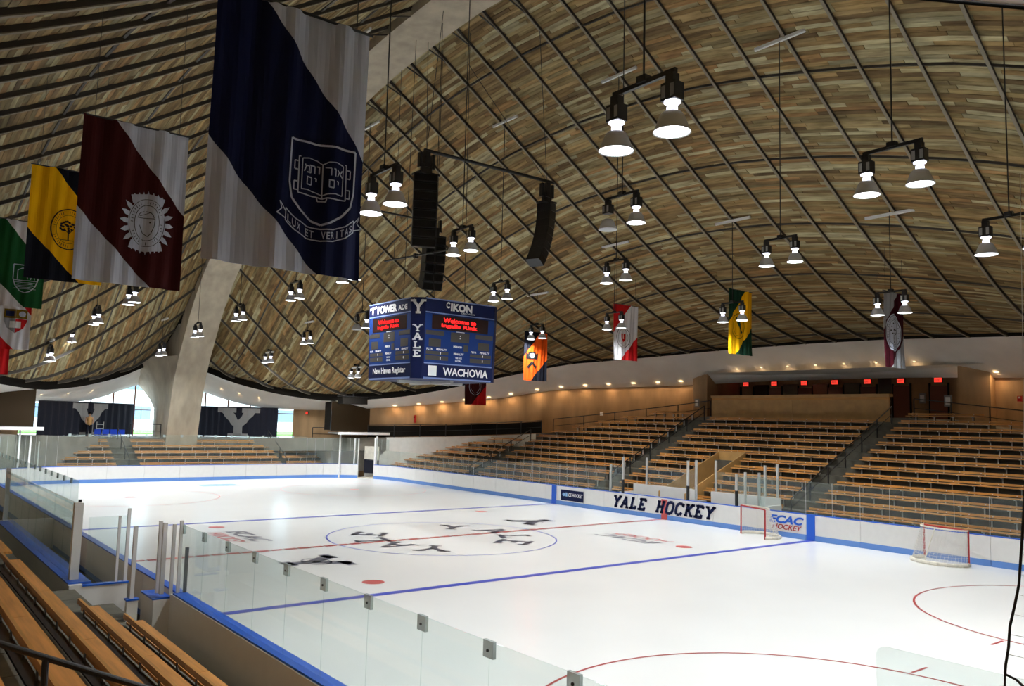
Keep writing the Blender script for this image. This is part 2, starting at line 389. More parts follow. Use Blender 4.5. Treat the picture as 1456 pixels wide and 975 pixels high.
mx = nt.nodes.new('ShaderNodeMixRGB'); mx.blend_type = 'MULTIPLY'; mx.inputs[0].default_value = 1; nt.links.new(at.outputs['Color'], mx.inputs[1]); nt.links.new(rp.outputs[0], mx.inputs[2]); nt.links.new(mx.outputs[0], b.inputs['Base Color'])
TONES = [(.36, .29, .17), (.31, .24, .13), (.24, .165, .085), (.42, .37, .25), (.29, .20, .10), (.34, .25, .14), (.20, .14, .075), (.45, .42, .31), (.27, .22, .13), (.38, .27, .14), (.36, .22, .11), (.46, .42, .30), (.22, .15, .08)]
PW = .135
planks = []
for sg in (-1, 1):
    k = 0; y = 1.15
    while y < 25.8:
        xm = 39.5*math.sqrt(max(0, 1-(y+PW*.4)/26)); xm = min(xm, 39.2)
        x = -xm - R.uniform(0, 3)
        while x < xm:
            L = R.choice([1.5, 2.2, 3.0, 4.0]); a = max(x, -xm); e = min(x+L-.012, xm); x += L
            if e-a < .05: continue
            planks.append((sg, y, a, e))
        y += PW+.008
def plank_geo(sg, y, a, e, dz):
    n = max(1, int((e-a)/1.1)); v = []; f = []
    for i in range(n+1):
        x = a+(e-a)*i/n; z0 = roofz(x, y); z1 = roofz(x, y+PW)
        v += [(x, sg*y, z0+.05), (x, sg*y, z0-dz), (x, sg*(y+PW), z1-dz), (x, sg*(y+PW), z1+.05)]
    for i in range(n):
        o = i*4
        for j in range(3): f.append((o+j, o+j+1, o+j+5, o+j+4))
    f.append((0, 1, 2, 3)); o = n*4; f.append((o+3, o+2, o+1, o)); return v, f
def area(p):
    sg, y, a, e = p; m = (a+e)/2; q = proj((m, sg*y, roofz(m, y)))
    if not q or not (-20 < q[0] < 1476 and -20 < q[1] < 600): return 0
    q1 = proj((a, sg*y, roofz(a, y))); q2 = proj((e, sg*y, roofz(e, y))); q3 = proj((m, sg*(y+PW), roofz(m, y+PW)))
    if not (q1 and q2 and q3): return 0
    return abs((q2[0]-q1[0])*(q3[1]-q[1])-(q2[1]-q1[1])*(q3[0]-q[0]))
planks.sort(key=area, reverse=True)
def toned(name, lst, parent):
    v = []; f = []; c = []
    for p in lst:
        dz = R.uniform(.0, .014); tn = R.choice(TONES); j = R.uniform(.50, .84); tn = [tn[0]*j*1.14, tn[1]*j*1.13, tn[2]*j*.98]
        pv, pf = plank_geo(*p, dz); k = len(v); v += pv; f += [tuple(k+i for i in q) for q in pf]; c += [(*tn, 1)]*len(pv)
    me = bpy.data.meshes.new(name); me.from_pydata(v, [], f); ca = me.color_attributes.new('tone', 'FLOAT_COLOR', 'POINT')
    ca.data.foreach_set('color', np.array(c, dtype=np.float32).ravel()); me.materials.append(pm); me.update()
    return obj(name, me, None, parent)
for p in planks[:300]: toned('plank', [p], roof)
o = toned('plank', planks[300:], roof); o['kind'] = 'stuff'
# ribs across, one per roof cable, and the dark joints along the hall
ribx = [-2.2+2.0*i for i in range(-18, 21)]
for x in ribx:
    w_ = W(x)
    for sg in (-1, 1):
        if w_ < 1.6: continue
        n = 18; pts = [(x, sg*(1.1+(w_-1.1)*i/n)) for i in range(n+1)]
        m = MB(); e = MB(); rws = []; rws2 = []
        for (xx, yy) in pts:
            z = roofz(xx, yy)-.012
            rws.append([(x-.04, yy, z+.04), (x-.04, yy, z-.15), (x+.04, yy, z-.15), (x+.04, yy, z+.04)])
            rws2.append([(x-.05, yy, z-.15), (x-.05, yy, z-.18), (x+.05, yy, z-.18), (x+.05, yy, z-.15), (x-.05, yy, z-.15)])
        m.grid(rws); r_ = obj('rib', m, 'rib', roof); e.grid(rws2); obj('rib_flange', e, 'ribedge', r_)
for k in range(1, 8):
    y = 3.5*k; xm = 39.5*math.sqrt(1-y/26)
    for sg in (-1, 1):
        n = 40; rws = []
        for i in range(n+1):
            x = -xm+2*xm*i/n; z = roofz(x, y)-.012
            rws.append([(x, sg*y-.035, z+.03), (x, sg*y-.035, z-.06), (x, sg*y+.035, z-.06), (x, sg*y+.035, z+.03)])
        obj('long_rib', MB().grid(rws), 'rib', roof)
for x in ribx:
    for sg in (-1, 1):
        if abs(x) > 26: continue
        zc = roofz(x, 1.1)-.1
        m = MB().bar((x-.12, sg*1.12, zc+.05), (x, sg*1.9, zc-.55), .05, .05).bar((x+.12, sg*1.12, zc+.05), (x, sg*1.9, zc-.55), .05, .05).bar((x, sg*1.12, zc-.35), (x, sg*2.3, roofz(x, 2.3)-.1), .05, .05)
        o = obj('arch_bracket', m, 'rib', roof); o['kind'] = 'stuff'
# ---- dark fascia under the planks and the white plaster band round the roof
xs = [i*.65-39.3 for i in range(122)]
def Bx(x): return lerp(BOT, abs(x))
def Rm(x): return lerp(RIM, abs(x))
for sg, nm in ((1, 'far'), (-1, 'near')):
    struct('trim_fascia_'+nm, MB().grid([[(x, sg*W(x), roofz(x, W(x))+.1), (x, sg*(W(x)-.04), Rm(x)+hb(x)*.5), (x, sg*(W(x)), Rm(x)-.02)] for x in xs]), 'dark')
    rws = []
    for i in range(127):
        x = i*.65-41; w0 = max(0.0, W(x)); w1 = max(.3, W(x)+3.1)
        if sg < 0 and x > 10: w1 = max(w1, 22.2)
        z0 = Rm(min(abs(x), 39.3)); z1 = Bx(x)
        r = []
        for j in range(7):
            t = j/6; y = w0+(w1-w0)*t; z = z0+(z1-z0)*(t**1.25) ; r.append((x, sg*y, z))
        r.append((x, sg*(w1+.06), z1+.02)); r.append((x, sg*(w1+.35), z1+.12))
        rws.append(r)
    struct('trim_soffit_'+nm, MB().grid(rws), 'soffit', smooth=True, label='white plaster band below the roof edge')
# ---- perimeter wall: tan concrete along the sides, glazing at the far end
def Wy(x, sg=1): return max(W(x)+3.35, 22.4) if sg < 0 and x > 10 else W(x)+3.35
def wall_strip(xa, xb, sg, zb, mt, name, zt=None):
    n = max(2, int(abs(xb-xa)/.8)); rws = []
    for i in range(n+1):
        x = xa+(xb-xa)*i/n; y = sg*Wy(x, sg); rws.append([(x, y, zb), (x, y, (zt or Bx(x)+.6))])
    return struct(name, MB().grid(rws), mt)
wall_strip(-35.2, -8.6, 1, -.1, 'tanwall', 'wall_far_left')
wall_strip(9.6, 41, 1, -.1, 'tanwall', 'wall_far_right')
wall_strip(-33.6, 41, -1, -.1, 'tanwall', 'wall_near')
# recess behind the middle of the far stand
ry = 31.0
struct('wall_recess', MB().quad((-8.6, ry, 5), (9.6, ry, 5), (9.6, ry, 8.6), (-8.6, ry, 8.6)).quad((-8.6, Wy(-8.6), 5), (-8.6, ry, 5), (-8.6, ry, 8.6), (-8.6, Wy(-8.6), 8.6)).quad((9.6, ry, 5), (9.6, Wy(9.6), 5), (9.6, Wy(9.6), 8.6), (9.6, ry, 8.6)), 'tanwall')
struct('ceiling_recess', MB().quad((-8.6, 26.5, 8.2), (9.6, 26.5, 8.2), (9.6, 31.2, 7.95), (-8.6, 31.2, 7.95)), 'soffit')
# walkway at the top of the stands
rws = []
def inner(x):
    if -30 < x < -18.6: return lerp([(-30.6, 13.02), (-28.8, 15.12), (-25.9, 17.62), (-22.5, 19.92), (-20.6, 20.72), (-18.6, 20.92)], x)
    return W(x)-.1 if x > -30 else min(W(x)-.1, 13)
struct('walkway_far', MB().grid([[(x, inner(x), lerp(YW, x)-1.0), (x, inner(x), lerp(YW, x)), (x, Wy(x) if abs(x+.5) > 9.2 else ry, lerp(YW, x))] for x in [i*.5-35 for i in range(150)]]), 'concrete', label='concrete walkway at the top of the far stand')
struct('walkway_end', MB().box(-42.2, -35.6, -12.5, 12.5, 1.0, 2.72), 'concrete', label='concrete concourse behind the end stand')
struct('walkway_corner', MB().box(-35.6, -31.2, -26, -9.6, .4, 2.6), 'whitewall')
struct('walkway_corner', MB().box(-35.6, -31.2, 10.2, 13.4, .4, 2.6), 'whitewall')
struct('walkway_near', MB().grid([[(x, -W(x)+.1, 0), (x, -W(x)+.1, lerp(YW, x)), (x, -Wy(x), lerp(YW, x))] for x in [i-35 for i in range(22)]]), 'concrete')
# glazing: window_1 left of the arch, window_2 right of it
for idx, (sg, xe) in enumerate(((-1, -33.6), (1, -35.2))):
    Lx = [-41.9+(xe+41.9)*i/12 for i in range(13)]
    wn = bpy.data.objects.new('window_%d' % (idx+1), None); COL.objects.link(wn); wn['kind'] = 'structure'; wn['label'] = 'tall curved glazing '+('left' if sg < 0 else 'right')+' of the arch foot'
    k = 0
    for i in range(0, 12, 2):
        a, b2 = Lx[i], Lx[i+2]
        for z0, z1 in ((2.72, 4.75), (4.75, 9.0)):
            obj('pane', MB().hexa([(a, sg*Wy(a), z0), (b2, sg*Wy(b2), z0), (b2, sg*(Wy(b2)+.02), z0), (a, sg*(Wy(a)+.02), z0), (a, sg*Wy(a), z1), (b2, sg*Wy(b2), z1), (b2, sg*(Wy(b2)+.02), z1), (a, sg*(Wy(a)+.02), z1)]), 'winglass', wn)
        obj('mullion', MB().box(a-.04, a+.04, sg*Wy(a)-.05, sg*Wy(a)+.05, 2.6, 9), 'doorbrown', wn)
        for z in (2.74, 4.75): obj('transom', MB().bar((a, sg*Wy(a), z), (b2, sg*Wy(b2), z), .07, .06), 'doorbrown', wn)
# outside: a pale long building
bd = thing('building', 'pale long building with banded windows outside the end glazing', 'building', (-92, 0, 2.3))
obj('wall', MB().box(0, 12, -60, 60, 0, 15), 'facade', bd)
for j in range(4):
    for i in range(24): obj('window', MB().box(12, 12.08, -58+i*4.9, -58+i*4.9+3.7, 1.4+j*3.6, 3.0+j*3.6), 'facwin', bd)
# near-end closing walls behind the camera
struct('wall_near_end', MB().box(39.5, 39.8, -34, 36, -.3, 13), 'tanwall')

# ================================================================== STANDS
SY, SZ, DY, DZ = 14.4, 1.03, .762, .365
def tiers(sg, rows, xr, name, lab):   # concrete steps, top of tread = seat - .42
    for i in rows:
        y0 = SY+DY*i-.46; z = SZ+DZ*i-.42
        for xa, xb in xr(i):
            if xb-xa < .3: continue
            m = MB(); n = max(1, round((xb-xa)/.9)); st = (xb-xa)/n
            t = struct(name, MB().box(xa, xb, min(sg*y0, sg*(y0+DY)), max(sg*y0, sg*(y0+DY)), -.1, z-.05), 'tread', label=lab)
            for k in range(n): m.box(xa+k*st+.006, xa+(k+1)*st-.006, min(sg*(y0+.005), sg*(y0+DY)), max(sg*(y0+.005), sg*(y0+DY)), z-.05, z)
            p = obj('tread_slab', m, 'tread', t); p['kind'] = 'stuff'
def xmax(y): return 39.5*math.sqrt(max(0, 1-y/26))
def cornerx(r): return -22.1-1.2*(6.5-r)
def far_x(i):
    y = SY+DY*i+.3; xm = xmax(y+.1); out = []
    L = -min(xm, 18.6)
    if i <= 6: L = cornerx(i)-.15
    if i <= 5: out += [(L, -1.2), (.55, 29)]
    else: out += [(L, min(xm, 29))]
    return out
tiers(1, range(13), far_x, 'stand_step', 'concrete step of the far stand')
brk = MB().box(-.02, .02, .02, .07, -.40, -.02).box(-.025, .025, -.13, .13, -.05, -.02)
brk_me = brk.mesh('bracket', 'steel'); 
post_me = MB().box(-.015, .015, .155, .18, -.38, .13).mesh('post', 'rib')
bolt_me = MB().cyl((0, .125, .10), (0, .142, .10), .022, 6).mesh('bolt', 'steel')
near_br = MB().box(-.05, .05, .07, .13, -.04, -.02).mesh('bracket', 'clip')
near_post = MB().box(-.012, .012, .155, .175, -.06, .15).mesh('post', 'rib')
def bench(x0, x1, yf, z, label, group, sg=1, axis='x', near=False):
    # local frame: x along, y from the front edge backwards
    L = x1-x0; loc = ((x0+x1)/2, sg*yf, z) if axis == 'x' else (yf, (x0+x1)/2, z)
    rz = (0 if sg > 0 else PI) if axis == 'x' else (PI/2)
    t = thing('bench', label, 'bench', loc, group, rz)
    # planks about 3.6 m long, butt jointed
    n = max(1, round(L/3.7)); st = L/n
    for k in range(n):
        a = -L/2+k*st
        obj('seat', MB().box(a+.004, a+st-.004, 0, .27, -.02, .02), 'wood', t)
        obj('rail', MB().box(a+.004, a+st-.004, .285, .325, *((.085, .17) if near else (.055, .145))), 'woodrail', t)
    if near: obj('gap_shade', MB().box(-L/2, L/2, .275, .395, -.40, -.045), 'black', t)  # black box stands in for the shade in the gap behind the seat
    m = max(1, round(L/.87)); s2 = L/m
    for k in range(m):
        x = -L/2+s2*(k+.5)
        o = bpy.data.objects.new('bracket', near_br if near else brk_me); COL.objects.link(o); o.parent = t; o.location = (x, .13, 0)
        o = bpy.data.objects.new('post', near_post if near else post_me); COL.objects.link(o); o.parent = t; o.location = (x, .14, 0)
        o = bpy.data.objects.new('bolt', bolt_me); COL.objects.link(o); o.parent = t; o.location = (x, .145, 0)
    return t
def row_name(i): return ORD[i]+' row'
for i in range(13):
    y = SY+DY*i; z = SZ+DZ*i; xm = xmax(y+.6)
    if i >= 1 or True:
        L = -min(17.9, xm)
        if L < -7.3: bench(L, -6.6, y, z, 'wooden stand bench, %s of the block left of the stand entrance stairs' % row_name(i), 'benches of the far stand, left block')
    if i <= 5:
        bench(-5.1, -1.35-.02*i, y, z, 'short wooden bench, %s, left of the sunken stand entrance' % row_name(i), 'short benches left of the sunken entrance')
        bench(.7, 5.65, y, z, 'short wooden bench, %s, right of the sunken stand entrance' % row_name(i), 'short benches right of the sunken entrance')
    elif i < 12: bench(-5.1, 5.65, y, z, 'wooden bench, %s of the middle block below the plywood parapet' % row_name(i), 'benches of the far stand, middle block')
    xr_ = 10.6 if i == 12 else min(27.5, xm)
    if i == 12: z0 = z
    bench(6.95, xr_, y, z, 'wooden stand bench, %s of the right-hand block' % row_name(i), 'benches of the far stand, right block')
    if i <= 6:
        a = cornerx(i); bench(a, -18.95, y, z, 'wooden bench, %s of the corner block by the white wall' % row_name(i), 'benches of the far corner block')
        if i <= 6: bench(a-1.6+0, a-.05, y-.1, z-.06, 'short end bench, %s, angled into the far corner' % row_name(i), 'short benches in the far corner') if i in (1, 2, 3, 4, 5) else None
# white retaining wall of the corner
wp = [(-18.7, 20.9), (-20.6, 20.7), (-22.5, 19.9), (-25.9, 17.6), (-28.8, 15.1), (-30.6, 13.0)]
m = MB()
for (a, b2) in zip(wp[:-1], wp[1:]):
    za, zb_ = lerp(YW, a[0])+.02, lerp(YW, b2[0])+.02
    m.hexa([(a[0], a[1]-.15, 0), (b2[0], b2[1]-.15, 0), (b2[0], b2[1], 0), (a[0], a[1], 0), (a[0], a[1]-.15, za), (b2[0], b2[1]-.15, zb_), (b2[0], b2[1], zb_), (a[0], a[1], za)])
struct('wall_corner_white', m, 'whitewall', label='white parapet wall behind the far corner benches')
m = MB().hexa([(-35.6, -9.7, 0), (-30.9, -14, 0), (-30.7, -14, 0), (-35.4, -9.5, 0), (-35.6, -9.7, 2.8), (-30.9, -14, 3.0), (-30.7, -14, 3.0), (-35.4, -9.5, 2.8)])
struct('wall_corner_left', m, 'whitewall')
# railings
def railing(label, pts, h=1.0, mids=(.5,), infill=False, spacing=2.2, group=None, mt='black', r=.022):
    t = thing('railing', label, 'railing', pts[0], group); o = pts[0]
    top = [(x, y, z+h) for x, y, z in pts]
    obj('top_rail', MB().tube(top, r+.006), mt, t, o)
    for q in mids: obj('mid_rail', MB().tube([(x, y, z+h*q) for x, y, z in pts], r*.8), mt, t, o)
    tot = sum((Vector(b)-Vector(a)).length for a, b in zip(pts[:-1], pts[1:])); n = max(1, round(tot/spacing))
    for k in range(n+1):
        dd = tot*k/n
        for a, b in zip(pts[:-1], pts[1:]):
            l = (Vector(b)-Vector(a)).length
            if dd <= l+1e-6:
                p = Vector(a).lerp(Vector(b), dd/l); obj('post', MB().cyl(p, p+Vector((0, 0, h)), r+.012, 6), mt, t, o); break
            dd -= l
    if infill:
        m = MB()
        for a, b in zip(pts[:-1], pts[1:]): m.hexa([Vector(a)+Vector((0, .02, .08)), Vector(b)+Vector((0, .02, .08)), Vector(b)+Vector((0, .04, .08)), Vector(a)+Vector((0, .04, .08)), Vector(a)+Vector((0, .02, h*.92)), Vector(b)+Vector((0, .02, h*.92)), Vector(b)+Vector((0, .04, h*.92)), Vector(a)+Vector((0, .04, h*.92))])
        obj('infill_panel', m, 'dark', t, o)
    return t
wc = lambda a, b, n: [(a+(b-a)*i/n, W(a+(b-a)*i/n)-.05, lerp(YW, a+(b-a)*i/n)) for i in range(n+1)]
railing('dark railing with brown infill on the white corner wall', [(x, y, lerp(YW, x)) for x, y in reversed(wp)], infill=True)
railing('dark walkway railing rising along the far wall to the middle recess', wc(-17.4, -6.7, 8), group=None)
railing('dark walkway railing falling along the far wall on the right', wc(6.6, 24, 12))
for xa, nm, i0, i1 in ((-18.4, 'stairs beside the far corner block', 0, 7), (-5.8, 'stairs left of the sunken entrance', 1, 12), (6.3, 'stairs right of the sunken entrance', 0, 12)):
    P = [(xa, SY+DY*i-.1, SZ+DZ*i-.42) for i in (i0, i1)]
    railing('black stair handrail climbing the '+nm, P, h=.9, mids=(.55,), spacing=1.7)
# sunken entrance (plywood lined) through the middle block
t = thing('stand_entrance', 'plywood-lined sunken entrance cut into the middle block of benches', 'entrance', (-.3, 14, 0))
o = (-.3, 14, 0)
for x in (-1.2, .5):
    m = MB(); m.hexa([(x, 14.0, 0), (x+.06, 14.0, 0), (x+.06, 18.9, 0), (x, 18.9, 0), (x, 14.0, 1.25), (x+.06, 14.0, 1.25), (x+.06, 18.9, 3.25), (x, 18.9, 3.25)])
    obj('side_panel', m, 'panelwood', t, o)
obj('back_panel', MB().box(-1.2, .56, 18.85, 18.95, 1.6, 3.27), 'panelwood', t, o)
obj('lamp_fitting', MB().box(-.05, .05, 18.8, 18.85, 2.5, 2.65), 'steel', t, o)
obj('lower_panel', MB().box(-1.2, .56, 16.4, 16.5, 0, 1.3), 'whitewall', t, o)
# plywood parapet at the top of the middle block
t = thing('parapet', 'long plywood-faced parapet desk at the top of the middle block', 'parapet', (0, 24.6, 5.3)); o = (0, 24.6, 5.3)
for i in range(6): obj('front_panel', MB().box(-6.1+i*1.95, -6.1+(i+1)*1.95-.01, 24.6, 24.66, 5.1, 6.3), 'panelwood', t, o)
obj('top_board', MB().box(-6.15, 5.62, 24.52, 24.95, 6.45, 6.6), 'panelwood', t, o); obj('shadow_board', MB().box(-6.1, 5.6, 24.58, 24.64, 6.3, 6.45), 'woodrail', t, o)
# doors with exit signs, dark glass between, in the recess
for i, x in enumerate((-7.9, -5.6, -3.3, -1.1, 1.1, 3.2, 5.4)):
    dr = bpy.data.objects.new('door_%d' % (i+1), None); COL.objects.link(dr); dr['kind'] = 'structure'
    if i not in (0,): obj('door_leaf', MB().box(x-.55, x+.45, ry-.12, ry-.05, 5.35, 7.35), 'doorbrown', dr)
    obj('frame', MB().box(x-.62, x-.55, ry-.15, ry-.02, 5.35, 7.5).box(x+.45, x+.52, ry-.15, ry-.02, 5.35, 7.5), 'dark', dr)
    t = thing('exit_sign', 'red lit exit sign in the far recess, %s from the left' % ('leftmost', 'second', 'third', 'fourth', 'fifth', 'sixth', 'rightmost')[i], 'sign', (x, ry-.3, 7.5), 'red exit signs of the recess')
    obj('housing', MB().box(-.24, .24, 0, .08, 0, .32), 'dark', t); obj('face', MB().box(-.21, .21, -.02, 0, .03, .29), 'red_e', t)
    DC().text('EXIT', 0, .16, .13, .32, .02).build('letters', 'white', lambda a, b: (a, -.026, b), t)
for i in range(4):
    xg = (-7.35, -5.05, -2.8, -.6)[i]
    obj_ = struct('window_%d' % (i+3), MB().box(xg, xg+1.15, ry-.1, ry-.04, 5.4, 7.6), 'brownglass', label='dark interior glass between the recess doors')
struct('trim_1', MB().box(1.7, 2.5, ry-.1, ry-.03, 5.4, 7.9), 'brownglass')
t = thing('exit_sign', 'small red lit exit sign on the wall between the right curtain and the corner booth', 'sign', (-34.2, W(-34.2)+2.9, 4.85)); obj('housing', MB().box(-.2, .2, 0, .06, -.13, .13), 'dark', t); obj('face', MB().box(-.18, .18, -.02, 0, -.11, .11), 'red_e', t)
for x, z, nm in ((4.4, 6.6, 'pale notice on the recess wall beside the rightmost doors'), (7.6, 6.3, 'framed white notice on the pier right of the recess'), (-9.2, 6.2, 'framed white notice at the left end of the recess')):
    y = ry-.15 if x < 6 and x > 0 else Wy(x)-.35
    y = y if abs(x) < 7 else 26.9
    t = thing('notice', nm, 'notice', (x, y, z)); obj('frame', MB().box(-.2, .2, 0, .03, -.3, .3), 'tvgrey', t); obj('sheet', MB().box(-.12, .12, -.02, 0, -.2, .2), 'white', t)
struct('wall_pier', MB().box(8.0, 9.6, 27.2, 28.6, 4.9, 8.3), 'tanwall'); struct('wall_pier_left', MB().box(-9.6, -8.4, 27.0, 28.2, 4.9, 8.3), 'tanwall')
t = thing('fire_alarm', 'small red alarm box on the tan wall right of the pier', 'alarm', (11.0, Wy(11)-.3, 6.4)); obj('case', MB().box(-.1, .1, 0, .1, -.14, .14), 'goalred', t); obj('lens', MB().box(-.05, .05, -.03, 0, .02, .1), 'white', t)
t = thing('fire_alarm', 'small red alarm box on the tan wall by the dark corner booth', 'alarm', (-28.2, Wy(-28.2)-.32, 4.6)); obj('case', MB().box(-.12, .12, 0, .1, -.3, .3), 'goalred', t); obj('lens', MB().box(-.05, .05, -.03, 0, .1, .2), 'dark', t)
t = thing('notice', 'small white plate on the tan wall above the left block', 'notice', (-16.4, Wy(-16.4)-.1, 5.35)); obj('frame', MB().box(-.16, .16, 0, .03, -.14, .14), 'whitewall', t); obj('sheet', MB().box(-.12, .12, -.01, 0, -.1, .1), 'white', t)
# downlights in the soffit
def downlight(x, off, lab, grp, sg=1, r=.16, wl=True):
    y = sg*(W(x)+off); t_ = off/3.1; z = Rm(x)+(Bx(x)-Rm(x))*t_**1.25
    t = thing('downlight', lab, 'light', (x, y, z), grp)
    obj('trim_ring', MB().lathe([(r+.03, -.03), (r, -.045), (r-.02, -.02)], 14), 'white', t); obj('lens', MB().lathe([(.001, -.03), (r-.02, -.03)], 14), 'down', t)
    if wl:
        ld = bpy.data.lights.new('downlight_lamp', 'AREA'); ld.shape = 'DISK'; ld.size = .28; ld.energy = DOWN_W*(3.5 if r == .17 else 1 if r > .1 else .1); ld.color = (1, .66, .36)
        lo = bpy.data.objects.new('downlight_lamp', ld); COL.objects.link(lo); lo.parent = t; lo.location = (0, 0, -.08)
for i, x in enumerate((-29.2, -27.8, -26.4, -25, -23.5, -22.1, -20.4, -18.8, -17.2, -15.6, -13.9, -12.2, -10.6, -8.9)):
    downlight(x, 2.75, 'warm downlight in the white soffit over the far wall, %s from the left' % ('leftmost', 'second', 'third', 'fourth', 'fifth', 'sixth', 'seventh', 'eighth', 'ninth', 'tenth', 'eleventh', 'twelfth', 'thirteenth', 'fourteenth')[i], 'soffit downlights over the far wall')
for i, x in enumerate((8.0, 9.95, 12, 14, 16)):
    downlight(x, 2.75, 'warm downlight in the white soffit right of the recess, %s from the recess' % ('first', 'second', 'third', 'fourth', 'fifth')[i], 'soffit downlights right of the recess')
for i, x in enumerate((-6.2, -4.5, -2.7, -.8, 1.1, 3.2, 5.6)):
    downlight(x, 2.0, 'small warm downlight above the plywood parapet, %s from the left' % ('leftmost', 'second', 'third', 'fourth', 'fifth', 'sixth', 'rightmost')[i], 'small downlights above the parapet', r=.09)
for i, x in enumerate((-39.0, -38.1, -37.2, -36.2)):
    downlight(x, 2.0, 'small warm downlight in the soffit right of the arch foot, %s from the arch' % ('first', 'second', 'third', 'fourth')[i], 'small downlights beside the arch', r=.09)
for i, x in enumerate((-10, -5, 0, 5, 10, 15, 20, 25, 30)):
    downlight(x, 2.6, 'warm downlight in the near soffit, %s from the far end' % ('first', 'second', 'third', 'fourth', 'fifth', 'sixth', 'seventh', 'eighth', 'ninth')[i], 'near soffit downlights', sg=-1, r=.17)
for i, x in enumerate((-36.5, -35, -33.4)): downlight(x, 2.0, 'small warm downlight in the soffit left of the arch foot, %s from the arch' % ('first', 'second', 'third')[i], 'small downlights left of the arch', sg=-1, r=.09)

# ================================================================== END STAND
EX, EDX = -31.9, -.762
esec = [(-8.4, -4.9, 'left of the end stairs'), (-3.4, 6.6, 'of the wide end block'), (7.0, 9.9, 'right of the wide end block')]
for i in range(5):
    x0 = EX+EDX*i; z = SZ+DZ*i
    t = struct('stand_step', MB().box(x0+EDX+.46, x0+.46, -9.6, 10.2, -.1, z-.42), 'tread', label='concrete step of the end stand')
    for a, b2, nm in esec:
        if i == 4 and a > 6: b2 = 8.2
        bench(a, b2, x0, z, 'wooden end-stand bench, %s %s' % (row_name(i), nm), 'benches of the end stand', axis='y')
for y in (-4.2, 6.8):
    railing('thin black stair rail of the end stand, '+('left' if y < 0 else 'right')+' of the arch', [(EX+.2, y, .7), (EX+EDX*4.6, y, 2.6)], h=.8, mids=(), spacing=1.6)
railing('black railing of the end concourse beside the arch foot', [(-36.2, -3.2, 2.72), (-36.2, 1, 2.72)], h=1.0)
railing('black railing of the end concourse right of the curtains', [(-33.6, 9.7, 2.72), (-31.6, 12.0, 2.72)], h=1.0)
# navy curtains with a big block Y, just inside the glazing
def off_curve(x, sg, dd): return (x, sg*(W(x)+dd))
for sg, xa, xb, nm in ((-1, -33.8, -39.75, 'left'), (1, -39.8, -35.5, 'right')):
    n = 60; zt, zb = 5.15, 2.85
    t = thing('curtain', 'navy curtain with a large grey letter Y, %s of the arch foot' % nm, 'curtain', (*off_curve((xa+xb)/2, sg, 2.5), zb))
    o = t.location[:]
    def cp(u, v, d=0):
        x = xa+(xb-xa)*u; y = W(x)+2.5+.04*math.sin(u*90)-d; return (x, sg*y, zb+(zt-zb)*v)
    obj('cloth', MB().grid([[cp(i/n, j/4) for j in range(5)] for i in range(n+1)]).grid([[cp(i/n, j/4, -.02) for j in range(5)] for i in range(n+1)]), 'navy', t, o)
    obj('rod', MB().tube([cp(i/10, 1.01) for i in range(11)], .03), 'black', t, o)
    LN = sum((Vector(cp((i+1)/20, 0))-Vector(cp(i/20, 0))).length for i in range(20)); H = zt-zb
    uc = .52 if sg < 0 else .55; hw = 2.3/LN if sg<0 else 2.2/LN
    dy = DC(); s_ = .5*hw
    # letter as polygons in (u, v)
    for g in (-1, 1):
        dy.poly([(uc+g*hw*.78, .98), (uc+g*hw*.10, .98), (uc+g*hw*.10, .82), (uc+g*hw*.78, .82)])
        dy.poly([(uc+g*hw*.62, .82), (uc+g*hw*.20, .82), (uc, .56), (uc, .28), (uc+g*hw*.17, .34)])
    dy.rect(uc-hw*.17, .0, uc+hw*.17, .36); dy.rect(uc-hw*.38, .0, uc+hw*.38, .1); t['cuts'] = (1, 1, 48, 1)
    dy.build('letter', 'lettergrey', lambda a, b: cp(a, b, .06), t, o)
# person standing behind the end stand rail
def skin_body(name, verts, edges, rad, mt, parent, sub=1):
    me = bpy.data.meshes.new(name); me.from_pydata(verts, edges, []); o = bpy.data.objects.new(name, me); COL.objects.link(o)
    sm = o.modifiers.new('s', 'SKIN'); me.skin_vertices.new() if not me.skin_vertices else None
    for i, r in enumerate(rad): me.skin_vertices[0].data[i].radius = (r, r)
    me.skin_vertices[0].data[0].use_root = True
    sb = o.modifiers.new('b', 'SUBSURF'); sb.levels = sub; sb.render_levels = sub
    dg = bpy.context.evaluated_depsgraph_get(); m2 = bpy.data.meshes.new_from_object(o.evaluated_get(dg)); bpy.data.objects.remove(o)
    m2.materials.clear(); m2.materials.append(M[mt]); m2.shade_smooth(); return obj(name, m2, None, parent)
t = thing('person', 'person in a tan jacket and dark trousers standing before the left curtain', 'person', (-36.0, -5.95, 2.72))
V = [(0, 0, .92), (0, 0, 1.15), (0, 0, 1.36), (0, 0, 1.46), (0, .18, 1.38), (.06, .24, 1.12), (.2, .2, .98), (0, -.18, 1.38), (.04, -.25, 1.12), (.16, -.22, .95), (0, .1, .86), (.02, .11, .48), (0, .12, .08), (.12, .13, .04), (0, -.1, .86), (.02, -.11, .48), (0, -.12, .08), (.12, -.13, .04), (.01, 0, 1.6), (.02, 0, 1.7)]
Eg = [(0, 1), (1, 2), (2, 3), (2, 4), (4, 5), (5, 6), (2, 7), (7, 8), (8, 9), (0, 10), (10, 11), (11, 12), (12, 13), (0, 14), (14, 15), (15, 16), (16, 17), (3, 18), (18, 19)]
Rd = [.15, .14, .15, .06, .075, .05, .035, .075, .05, .035, .1, .07, .05, .045, .1, .07, .05, .045, .1, .085]
skin_body('body', V, Eg, Rd, 'skin', t)
jm = MB().lathe([(.17, .88), (.19, 1.0), (.185, 1.2), (.2, 1.36), (.12, 1.45), (.07, 1.48)], 14); obj('jacket', jm, 'panelwood', t, smooth=True)
